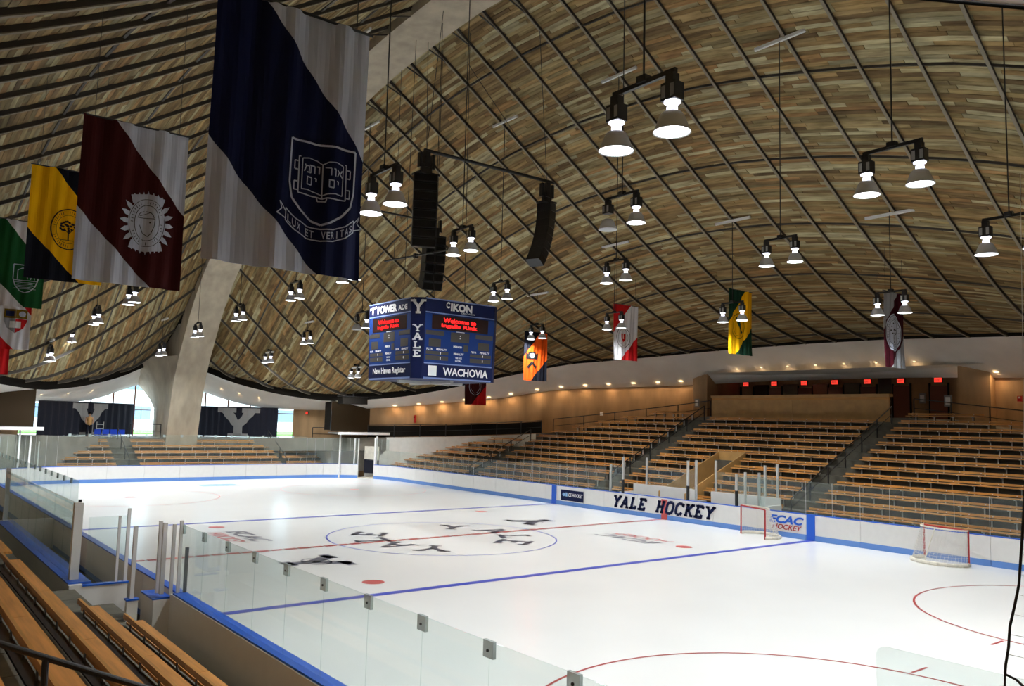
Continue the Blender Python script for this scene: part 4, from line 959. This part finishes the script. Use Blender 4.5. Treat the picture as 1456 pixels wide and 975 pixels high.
# ================================================================== BANNERS
def banner(label, x, y, z, cA, cB, mirror=False, emblem=None, ph=0, w=1.87, h=3.05, hang=True):
    """z: top height. local u: 0..w to image right (+y), v: 0..h down"""
    t = thing('banner', label, 'banner', (x, y, z), 'school banners hanging from the roof')
    t['cuts'] = (w, h, 36, 10)
    def rip(u, v): return .035*math.sin(u*9+ph)+.02*math.sin(u*21+v*1.2+ph*2)+.02*v/h*math.sin(v*2+ph)
    def fn(u, v, d=.014): return (rip(u, v)+d, u-w/2, -v)
    # cloth in three differently coloured pieces, stitched along the diagonals
    def cut(poly, name, mt):
        bm = bmesh.new(); vs = [bm.verts.new((p[0], p[1], 0)) for p in poly]; bm.faces.new(vs)
        for ax, mx_, n in ((0, w, 36), (1, h, 10)):
            for i in range(1, n):
                co = [0, 0, 0]; no = [0, 0, 0]; co[ax] = mx_*i/n; no[ax] = 1
                bmesh.ops.bisect_plane(bm, geom=bm.verts[:]+bm.edges[:]+bm.faces[:], plane_co=co, plane_no=no)
        ex = bmesh.ops.extrude_face_region(bm, geom=bm.faces[:]); 
        for v in [g for g in ex['geom'] if isinstance(g, bmesh.types.BMVert)]: v.co.z = 1
        for v in bm.verts:
            u_, v_ = v.co.x, v.co.y; v.co = Vector(fn(u_, v_, -.005 if v.co.z > .5 else .0))
        me = bpy.data.meshes.new(name); bm.to_mesh(me); bm.free(); me.materials.append(M[mt] if isinstance(mt, str) else mt); obj(name, me, None, t)
    mu = (lambda u: w-u) if mirror else (lambda u: u)
    TR = [(mu(.3*w), 0), (mu(w), 0), (mu(w), .52*h)]; BLt = [(mu(0), .56*h), (mu(.7*w), h), (mu(0), h)]
    MID = [(mu(0), 0), (mu(.3*w), 0), (mu(w), .52*h), (mu(w), h), (mu(.7*w), h), (mu(0), .56*h)]
    cut(MID, 'cloth_band', cA); cut(TR, 'cloth_corner', cB); cut(BLt, 'cloth_corner', cB)
    obj('top_pole', MB().cyl((0, -w/2-.03, .0), (0, w/2+.03, .0), .018, 8), 'black', t)
    if hang:
        top = roofz(x, abs(y))-z
        for s in (-.8, .8): obj('cord', MB().cyl((0, s*w/2, 0), (0, s*w/2, max(.1, top-.05)), .006, 4), 'black', t)
    if emblem: emblem(t, fn)
    return t
def cloth(name, c): m = mat(name, c, .85, spec=.15, var=.012, scale=1.5, stretch=(1, 6, .4)); return m
navy_c = cloth('navy cloth', srgb(20, 26, 60)); grey_c = cloth('light grey cloth', srgb(194, 200, 216)); mar_c = cloth('maroon cloth', srgb(62, 20, 20)); yel_c = cloth('yellow cloth', srgb(250, 188, 10)); blk_c = cloth('black cloth', srgb(22, 24, 34))
grn_c = cloth('green cloth', srgb(28, 84, 44)); red_c = cloth('red cloth', srgb(200, 30, 34)); ora_c = cloth('orange cloth', srgb(246, 92, 20)); wht_c = cloth('white cloth', srgb(226, 226, 232)); dgr_c = cloth('dark green cloth', srgb(26, 60, 44)); dmar_c = cloth('dark maroon cloth', srgb(64, 14, 26)); mgr_c = cloth('mid grey cloth', srgb(150, 152, 156))
prt = cloth('pale print', srgb(190, 196, 212)); prd = cloth('dark print', srgb(44, 36, 34)); pro = cloth('ochre print', srgb(110, 84, 10))
def em_yale(t, fn):
    d = DC(); cx = 1.33; f = lambda x, y: (cx+x, y)
    # shield outline
    sh = [(-.40, 1.52), (.40, 1.52), (.40, 2.02), (.36, 2.2), (.25, 2.33), (.1, 2.43), (0, 2.47), (-.1, 2.43), (-.25, 2.33), (-.36, 2.2), (-.40, 2.02)]
    d.line([f(*p) for p in sh], .025, True)
    # open book
    for s in (-1, 1):
        d.line([f(0, 1.75), f(s*.06, 1.71), f(s*.16, 1.70), f(s*.25, 1.72), f(s*.25, 2.08), f(s*.16, 2.07), f(s*.06, 2.09), f(0, 2.12)], .012)
        d.line([f(s*.27, 1.70), f(s*.29, 1.70), f(s*.29, 2.13), f(s*.05, 2.14), f(0, 2.16)], .014)
        for yy in (1.76, 2.0): d.line([f(s*.30, yy), f(s*.34, yy), f(s*.34, yy+.1), f(s*.30, yy+.1)], .014)
    d.line([f(0, 1.74), f(0, 2.16)], .012); d.line([f(-.05, 2.15), f(-.04, 2.19), f(.04, 2.19), f(.05, 2.15)], .012)
    def heb(ch, x, y, s=.075):
        S = {'a': [((0, 0), (1, 1)), ((.9, 0), (.65, .45)), ((.05, 1), (.35, .4))], 'v': [((.3, 0), (.65, 0)), ((.65, 0), (.65, 1))], 'r': [((0, 0), (.85, 0)), ((.85, 0), (.85, 1))], 'y': [((.4, 0), (.65, 0)), ((.65, 0), (.65, .45))],
             'm': [((.05, 0), (.95, 0)), ((.95, 0), (.95, 1)), ((.95, 1), (.15, 1)), ((.15, 1), (.15, .1))], 't': [((0, 0), (.95, 0)), ((.95, 0), (.95, 1)), ((.25, 0), (.25, 1)), ((.25, 1), (0, 1))], 'M': [((.1, 0), (.3, .3)), ((.3, .3), (0, 1)), ((.3, .2), (.9, .1)), ((.9, .1), (.9, 1)), ((.9, 1), (.5, 1))]}
        for a, b in S[ch]: d.seg(f(x+a[0]*s, y+a[1]*s*1.15), f(x+b[0]*s, y+b[1]*s*1.15), .014)
    for i, ch in enumerate('rva'): heb(ch, .025+i*.072, 1.78)
    heb('m', .06, 1.92); heb('y', .14, 1.92)
    for i, ch in enumerate('Mtv'): heb(ch, -.225+i*.072, 1.78)
    heb('m', -.19, 1.92); heb('y', -.11, 1.92)
    # ribbon
    d.line([f(-.43, 2.34), f(-.3, 2.44), f(-.15, 2.50), f(0, 2.52), f(.15, 2.50), f(.3, 2.44), f(.43, 2.34)], .014); d.line([f(-.43, 2.48), f(-.3, 2.58), f(-.15, 2.64), f(0, 2.66), f(.15, 2.64), f(.3, 2.58), f(.43, 2.48)], .014)
    for s in (-1, 1): d.line([f(s*.43, 2.34), f(s*.43, 2.48)], .014); d.line([f(s*.43, 2.38), f(s*.52, 2.28), f(s*.49, 2.36), f(s*.55, 2.42), f(s*.43, 2.46)], .012)
    d2 = DC(); txt = 'LUX ET VERITAS'
    for i, ch in enumerate(txt):
        if ch == ' ': continue
        u = (i-6.5)/6.5*.38; vv = 2.59-(u/.43)**2*.17
        k = len(d2.p); d2.text(ch, 0, 0, .085, .045 if ch != 'I' else .012, .015)
        sl = -(2*u/.43**2)*.17
        for j in range(k, len(d2.p)): px, py = d2.p[j]; d2.p[j] = (cx+u+px, vv-py+px*sl)
    d.build('shield_emblem', prt, lambda a, b: fn(a, b), t, label='shield with an open book above a motto ribbon'); d2.build('motto', prt, lambda a, b: fn(a, b), t)
def em_seal(t, fn):
    cx, cy = 1.2, 1.83; a = DC()
    for i in range(20):
        g = 2*PI*i/20
        if abs(math.sin(g)) > .93: continue
        p = lambda r, q: (cx+r*.40*math.cos(q), cy+r*.52*math.sin(q))
        a.poly([p(.8, g-.1), p(1.0, g-.09), p(1.22, g), p(1.0, g+.09), p(.8, g+.1)])
    for i in range(7):
        for s in (-1, 1): x = -.24+.08*i; a.poly([(cx+x-.03, cy+s*.5), (cx+x, cy+s*(.62-abs(x)*.35)), (cx+x+.03, cy+s*.5)])
    a.disc(cx, cy, .33, .48); a.poly([(cx-.26, cy-.35), (cx-.3, cy-.5), (cx, cy-.56), (cx+.3, cy-.5), (cx+.26, cy-.35)]); a.poly([(cx-.26, cy+.35), (cx-.3, cy+.5), (cx, cy+.56), (cx+.3, cy+.5), (cx+.26, cy+.35)])
    a.build('seal', prt, lambda u, v: fn(u, v), t, label='pale leafy oval seal')
    b = DC(); b.ring(cx, cy, .31, .455, .01).ring(cx, cy, .215, .34, .012)
    for i in range(40):
        g = 2*PI*i/40
        if i % 10 < 8: b.seg((cx+.24*math.cos(g), cy+.37*math.sin(g)), (cx+.28*math.cos(g), cy+.425*math.sin(g)), .012)
    b.ring(cx-.02, cy-.1, .13, .12, .012, 20, PI, 2*PI); b.line([(cx-.17, cy-.09), (cx+.13, cy-.09), (cx+.12, cy+.05), (cx+.07, cy+.2), (cx+.02, cy+.26), (cx-.06, cy+.2), (cx-.12, cy+.05)], .012); b.line([(cx-.13, cy-.12), (cx+.08, cy-.22)], .01); b.disc(cx+.05, cy-.01, .015, .012)
    b.build('seal_lines', prd, lambda u, v: fn(u, v, .016), t)
def em_tree(t, fn):
    cx, cy = .98, 1.62; b = DC(); b.ring(cx, cy, .44, .55, .03).ring(cx, cy, .31, .39, .01)
    for i in range(44):
        g = 2*PI*i/44
        if i % 11 < 9: b.seg((cx+.345*math.cos(g), cy+.43*math.sin(g)), (cx+.395*math.cos(g), cy+.5*math.sin(g)), .014)
    rr = random.Random(3)
    for i in range(26): g = rr.uniform(0, 2*PI); q = rr.uniform(0, 1)**.5; b.disc(cx+.22*q*math.cos(g), cy-.06+.16*q*math.sin(g), .035, .03, 7)
    b.line([(cx, cy+.3), (cx-.01, cy+.05)], .035); b.line([(cx-.2, cy+.3), (cx+.2, cy+.3)], .015); b.line([(cx, cy+.12), (cx-.12, cy-.02)], .018); b.line([(cx, cy+.12), (cx+.12, cy-.02)], .018)
    b.build('seal', prd, lambda u, v: fn(u, v), t, label='dark round seal with a tree')
def em_shield(t, fn):
    cx, y0 = 1.3, 1.55; b = DC(); sh = [(-.38, 0), (.38, 0), (.38, .5), (.3, .75), (.15, .92), (0, .98), (-.15, .92), (-.3, .75), (-.38, .5)]
    b.line([(cx+x, y0+y) for x, y in sh], .03, True); b.line([(cx-.37, y0+.55), (cx+.37, y0+.55)], .02)
    for i in range(5): b.line([(cx-.33+.1*(i % 2), y0+.62+i*.055), (cx+.33-.1*(i % 2), y0+.62+i*.055)], .012)
    b.line([(cx-.25, y0+.5), (cx-.25, y0+.2), (cx-.1, y0+.1), (cx+.05, y0+.2), (cx+.05, y0+.5)], .025); b.line([(cx+.15, y0+.5), (cx+.2, y0+.15), (cx+.28, y0+.5)], .02)
    b.build('shield', prt, lambda u, v: fn(u, v), t, label='pale outlined shield')
def em_quarter(t, fn):
    cx, y0 = 1.32, 1.38
    a = DC().poly([(cx-.42, y0), (cx, y0), (cx, y0+1.0), (cx-.3, y0+.78), (cx-.42, y0+.5)]); a.build('shield_half', mgr_c, lambda u, v: fn(u, v, .014), t)
    a = DC().poly([(cx, y0+.4), (cx+.42, y0+.4), (cx+.42, y0+.5), (cx+.3, y0+.78), (cx, y0+1.0)]); a.build('shield_half', red_c, lambda u, v: fn(u, v, .015), t)
    a = DC().poly([(cx-.42, y0), (cx+.42, y0), (cx+.42, y0+.38), (cx-.42, y0+.38)]); a.build('shield_chief', pro, lambda u, v: fn(u, v, .016), t)
    a = DC().rect(cx-.36, y0+.08, cx-.06, y0+.3); a.build('shield_flag', 'navypaint', lambda u, v: fn(u, v, .019), t)
    DC().disc(cx+.24, y0+.19, .13, .12).build('shield_roundel', prt, lambda u, v: fn(u, v, .019), t)
    DC().rect(cx-.2, y0+.5, cx-.01, y0+.78).rect(cx+.01, y0+.5, cx+.2, y0+.78).build('shield_book', 'white', lambda u, v: fn(u, v, .02), t)
def em_chevron(t, fn):
    cx, cy = .7, 1.7
    DC().poly([(cx-.55, cy-.35), (cx-.3, cy-.28), (cx-.3, cy-.4), (cx+.3, cy-.4), (cx+.3, cy-.28), (cx+.5, cy-.35), (cx+.5, cy+.05), (cx-.5, cy+.05)]).build('shield', 'black', lambda u, v: fn(u, v), t)
    DC().disc(cx, cy-.17, .22, .14).build('shield_book', prt, lambda u, v: fn(u, v, .017), t)
    DC().line([(cx-.34, cy+.62), (cx, cy+.28), (cx+.36, cy+.58)], .17).build('chevron', 'black', lambda u, v: fn(u, v, .015), t)
    DC().line([(cx-.35, cy+.5), (cx-.2, cy+.85), (cx, cy+1.0), (cx+.2, cy+.85), (cx+.35, cy+.5)], .015).build('shield_edge', prd, lambda u, v: fn(u, v, .014), t)
def em_round(cx, cy, ring_m, red=False, gun=False):
    def e(t, fn):
        DC().ring(cx, cy, .5, .62, .03).ring(cx, cy, .38, .48, .014).build('seal', ring_m, lambda u, v: fn(u, v), t)
        if red: DC().poly([(cx-.2, cy-.2), (cx+.2, cy-.2), (cx+.2, cy+.1), (cx, cy+.3), (cx-.2, cy+.1)]).build('shield', red_c, lambda u, v: fn(u, v), t); DC().poly([(cx-.05, cy-.2), (cx+.05, cy-.2), (cx+.05, cy+.1), (cx-.05, cy+.1)]).build('shield_stripe', 'white', lambda u, v: fn(u, v, .018), t)
        if gun: DC().poly([(cx-.25, cy-.45), (cx-.08, cy-.4), (cx+.3, cy+.3), (cx+.15, cy+.38)]).build('device', dgr_c, lambda u, v: fn(u, v, .018), t)
    return e
def em_disc(t, fn):
    cx, cy = .82, 1.72
    DC().disc(cx, cy, .56, .8).build('seal', prt, lambda u, v: fn(u, v), t)
    b = DC().ring(cx, cy, .5, .72, .02).ring(cx, cy, .36, .54, .015)
    rr = random.Random(5)
    for i in range(30): g = rr.uniform(0, 2*PI); q = rr.uniform(0, 1)**.5; b.disc(cx+.28*q*math.cos(g), cy+.42*q*math.sin(g), .03, .035, 6)
    for i in range(36): g = 2*PI*i/36; b.seg((cx+.4*math.cos(g), cy+.58*math.sin(g)), (cx+.46*math.cos(g), cy+.67*math.sin(g)), .018)
    b.build('seal_lines', prd, lambda u, v: fn(u, v, .018), t)
YB = -14.75
banner('huge navy and grey banner with a book shield, largest and nearest', 18.75, YB-.02, 9.3, navy_c, grey_c, False, em_yale, .5)
banner('maroon and grey banner with a pale leafy seal, second from the arch side', 11.25, YB+.03, 10.0, mar_c, grey_c, False, em_seal, 1.7)
banner('yellow and black banner with a round tree seal', 2.9, -14.45, 11.1, yel_c, blk_c, False, em_tree, 2.6)
banner('green and white banner with a pale shield at the left', -5.5, -14.65, 11.2, grn_c, wht_c, False, em_shield, .9)
banner('white and red banner with a quartered shield at the left edge', -11.8, -14.13, 10.1, wht_c, red_c, False, em_quarter, 2.1)
banner('orange red banner at the far left edge below the others', -19.2, -13.95, 9.3, red_c, red_c, False, None, 1.2)
banner('orange and black banner with a shield and chevron right of the scoreboard', -12.6, 15.07, 10.35, ora_c, blk_c, True, em_chevron, 1.1, w=1.95, h=3.13)
banner('red and white banner with a round seal on the far side', -4.9, 15.27, 11.38, wht_c, red_c, True, em_round(.8, 1.85, prd, red=True), 2.2, w=1.95, h=3.15)
banner('green and yellow banner on the far side', 2.9, 15.3, 11.37, yel_c, dgr_c, True, em_round(.8, 1.8, pro, gun=True), .3, w=1.93, h=3.2)
banner('dark maroon and grey banner with a white oval seal on the far right', 10.5, 15.5, 10.47, dmar_c, mgr_c, True, em_disc, 1.4, w=1.8, h=3.2)
banner('dark red banner partly hidden behind the bottom of the scoreboard', -19.4, 15.3, 8.75, mar_c, red_c, True, em_round(.9, 1.75, prt), 1.9)

# ================================================================== SCOREBOARD
t = thing('scoreboard', 'navy four-sided scoreboard with red lit text hanging over the ice', 'scoreboard', (-2.15, .55, 6.22))
ZT, HH, TP = 3.23, 1.72, .11     # height, half face width at top, inward lean
def fpos(side):   # returns fn(u -1..1, v 0..1, d) for a face
    def f(u, v, d=0):
        hw = HH-.06*(1-v); r = 2.15-TP*(1-v)+d; u = u*hw; z = v*ZT
        return {'e': (r, u, z), 's': (u, -r, z), 'w': (-r, -u, z), 'n': (-u, r, z)}[side]
    return f
m = MB()
ring = lambda r, c, z: [(r, -c, z), (r, c, z), (c, r, z), (-c, r, z), (-r, c, z), (-r, -c, z), (-c, -r, z), (c, -r, z)]
b_, t_ = ring(2.04, HH-.06+.1, 0), ring(2.15, HH, ZT); k = 8; m.v = b_+t_; m.f = [tuple(range(7, -1, -1)), tuple(range(8, 16))]+[(i, (i+1) % 8, 8+(i+1) % 8, 8+i) for i in range(8)]
obj('housing', m, 'navypaint', t); blu = mat('scoreboard blue', srgb(24, 54, 116), .6, spec=.2); led_bg = mat('dark led window', srgb(44, 26, 24), .3); seg_bg = mat('unlit digits', srgb(66, 62, 58), .5); lt = mat('pale blue strip', srgb(120, 140, 190), .5)
sw = {'e': 1, 's': 1, 'w': 1, 'n': 1}
for sd_ in 'es':
    f = fpos(sd_); F = lambda a, b, d=.015, f=f: f(a, b, d)
    DC().rect(-1, .20, 1, .81).build('face_panel', blu, lambda a, b: F(a, b, .008), t)
    for v0, v1 in ((.815, .83), (.985, 1), (.185, .2), (0, .02)): DC().rect(-1, v0, 1, v1).build('trim_strip', lt, lambda a, b: F(a, b, .012), t)
    DC().rect(-.82, .62, .82, .80).build('message_window', led_bg, F, t)
    e = DC(); e.text('Welcome to', -.03, .742, .058, .95 if sd_ == 'e' else 1.0, .03); e.text('Ingalls Rink', -.03, .668, .058, 1.05, .03); e.build('message_text', 'led', lambda a, b: F(a, b, .03), t, label='red lit two-line message')
    g = DC()
    for c in (-.72, .72): g.rect(c-.26, .545, c+.26, .60).rect(c-.17, .40, c+.17, .50)
    g.rect(-.27, .48, .27, .60).rect(.12, .37, .25, .45)
    for c in (-.64, .64): g.rect(c-.32, .235, c+.32, .29).rect(c-.32, .135+.17, c+.32, .345)
    g.build('digit_window', seg_bg, F, t)
    q = DC(); [q.disc(0, v, .015, .008, 8) for v in (.53, .56)]; [q.disc(c, v, .015, .008, 8) for c in (-.55, .7) for v in (.255, .27, .318, .332)]
    for c in (-.64, .64):
        q.text('PLYR', c-.22, .37, .025, .17, .04); q.text('PENALTY', c+.12, .37, .025, .3, .04)
    q.text('PERIOD', -.06, .42, .025, .25, .04); q.text('PENALTY', -.02, .33, .025, .3, .04); q.text('TIME OUTS', -.02, .28, .02, .2, .03).text('GOAL', -.02, .245, .025, .2, .03); q.rect(-.12, .605, .12, .612)
    q.build('caption_text', 'white', lambda a, b: F(a, b, .022), t)
    a = DC()
    if sd_ == 'e':
        a.text('IKON', .0, .915, .1, .62, .05); a.text('Office Solutions', .2, .855, .022, .4, .01); a.ring(-.38, .935, .05, .03, .02, 20, .6, 5.6); a.text('WACHOVIA', .22, .10, .1, 1.35, .03); a.rect(-.88, .04, -.64, .165)
        a.build('advert_text', 'white', lambda a_, b_2: F(a_, b_2, .02), t)
    else:
        a.text('POWER', -.1, .905, .1, .95, .05); a.text('ADE', .64, .893, .065, .42, .04); a.line([(-.95, .93), (-.62, .95)], .03); a.line([(-.78, .945), (-.82, .86)], .06)
        a.text('New Haven Register', 0, .10, .1, 1.6, .03); a.build('advert_text', 'white', lambda a_, b_2: F(a_, b_2, .02), t)
# chamfered corner facing the camera, with a block Y and the word down the edge
def cf(u, v, d=.015):   # u -1..1 across the chamfer, v 0..1 up
    p0 = Vector((1.76-.04*v, -(2.04+.11*v), v*ZT)); p1 = Vector((2.04+.11*v, -(1.76-.04*v), v*ZT)); q = p0.lerp(p1, (u+1)/2); return (q.x+d*.7, q.y-d*.7, q.z)
d = DC()
def cy(ch, v, h, wd):
    q = DC().slab(ch, 0, 0, 1, 1, .2)
    k = len(d.p); d.p += [(a*wd*2, v+b*h) for a, b in q.p]; d.q += [tuple(k+i for i in f_) for f_ in q.q]
cy('Y', .885, .17, .95)
for ch, v in zip('YALE', (.62, .515, .41, .305)): cy(ch, v, .085, .72)
d.build('corner_lettering', 'white', lambda a, b: cf(a, b), t, label='grey letters running down the corner')
obj('underside_frame', MB().box(-1.6, 1.6, -.08, .08, -.12, 0).box(-.08, .08, -1.6, 1.6, -.12, 0), 'steel', t)
top = 22-6.22
for a in (-1.2, 1.2):
    for b2 in (-.8, .8): obj('cable', MB().cyl((a, b2, ZT), (a*.9, b2*.9, top-.4), .012, 4), 'black', t)

# ================================================================== SPEAKERS
def array(label, x, y, z, n, tilt0, tilt1, face, wd=.95, cab=.38, dp=.62):
    t = thing('line_array_speaker', label, 'speaker', (x, y, z), 'hanging speaker arrays'); rot = Matrix.Rotation(face, 3, 'Z')
    obj('rigging_frame', MB().box(-.3, .3, -wd/2, wd/2, .0, .08).box(-.06, .06, -.25, .25, .08, .5).box(-.1, .1, -.35, -.25, .3, .9).box(-.1, .1, .25, .35, .3, .9), 'black', t)
    px, pz = 0, 0
    for k in range(n):
        a = tilt0+(tilt1-tilt0)*k/max(1, n-1); ca, sa = math.cos(a), math.sin(a)
        def loc(u, v, q): X = px+u*ca-v*sa*1.0; Z = pz-(u*sa+v*ca); p = rot@Vector((X, q, 0)); return (p.x, p.y, Z)
        c = MB().hexa([loc(-dp/2, cab-.012, -wd/2), loc(dp/2, cab-.012, -wd/2), loc(dp/2, cab-.012, wd/2), loc(-dp/2, cab-.012, wd/2), loc(-dp/2, .012, -wd/2), loc(dp/2, .012, -wd/2), loc(dp/2, .012, wd/2), loc(-dp/2, .012, wd/2)])
        o_ = obj('cabinet', c, 'black', t)
        g = MB().hexa([loc(dp/2, cab-.05, -wd*.46), loc(dp/2+.012, cab-.05, -wd*.46), loc(dp/2+.012, cab-.05, wd*.46), loc(dp/2, cab-.05, wd*.46), loc(dp/2, .05, -wd*.46), loc(dp/2+.012, .05, -wd*.46), loc(dp/2+.012, .05, wd*.46), loc(dp/2, .05, wd*.46)])
        obj('grille', g, 'dark', o_)
        px -= sa*cab; pz -= ca*cab
    return t
array('black hanging speaker array on the left, large with eight cabinets', 0, -1.4, 14.35, 8, -.08, .12, -.5, cab=.365)
array('curved black hanging speaker array on the right', 0, 5.0, 14.4, 8, .0, .6, PI/2+.3, wd=.7, dp=.48)
array('black hanging speaker array behind and below the left one', -5.5, 2.6, 13.35, 6, -.05, .35, -.2, wd=1.0, cab=.42)
t = thing('speaker_truss', 'long black pipe carrying the left and right speaker arrays', 'truss', (0, 1.8, 15.4))
obj('pipe', MB().cyl((0, -3.3, 0), (0, 3.6, .05), .075, 8), 'black', t)
for y in (-3.2, 3.2): obj('hoist', MB().box(-.12, .12, y-.12, y+.12, -.7, -.05), 'black', t)
for y, x2, y2 in ((-3.2, -1.5, -2.4), (-3.2, 1.2, -3.4), (3.2, 2.5, 1.5), (3.2, -2, 1.0)): obj('cable', MB().cyl((0, y, 0), (x2, y2-1.0*(y2 > 0), roofz(x2, 3.2)-15.4-.4), .012, 4), 'black', t)
t = thing('speaker_truss', 'short black pipe beside the lower speaker array', 'truss', (-5.0, 1.3, 12.2)); obj('pipe', MB().cyl((-2.2, -.4, 0), (2.2, .3, 0), .045, 8), 'black', t); obj('clamp', MB().box(-.08, .08, -.1, .1, -.1, .1), 'black', t); obj('cable', MB().cyl((-1.5, -.3, 0), (-1.5, -.3, roofz(-6.5, 1.3)-12.2-.4), .01, 4), 'black', t)
t = thing('speaker_truss', 'black pipe running behind the left speaker array', 'truss', (-3, -2.2, 13.4)); obj('pipe', MB().cyl((0, -2.2, 0), (0, 2.5, 0), .045, 8), 'black', t); obj('clamp', MB().box(-.08, .08, -.1, .1, -.1, .1), 'black', t); obj('cable', MB().cyl((0, -1.6, 0), (0, -1.0, roofz(-3, 3.6)-13.4-.4), .01, 4), 'black', t)
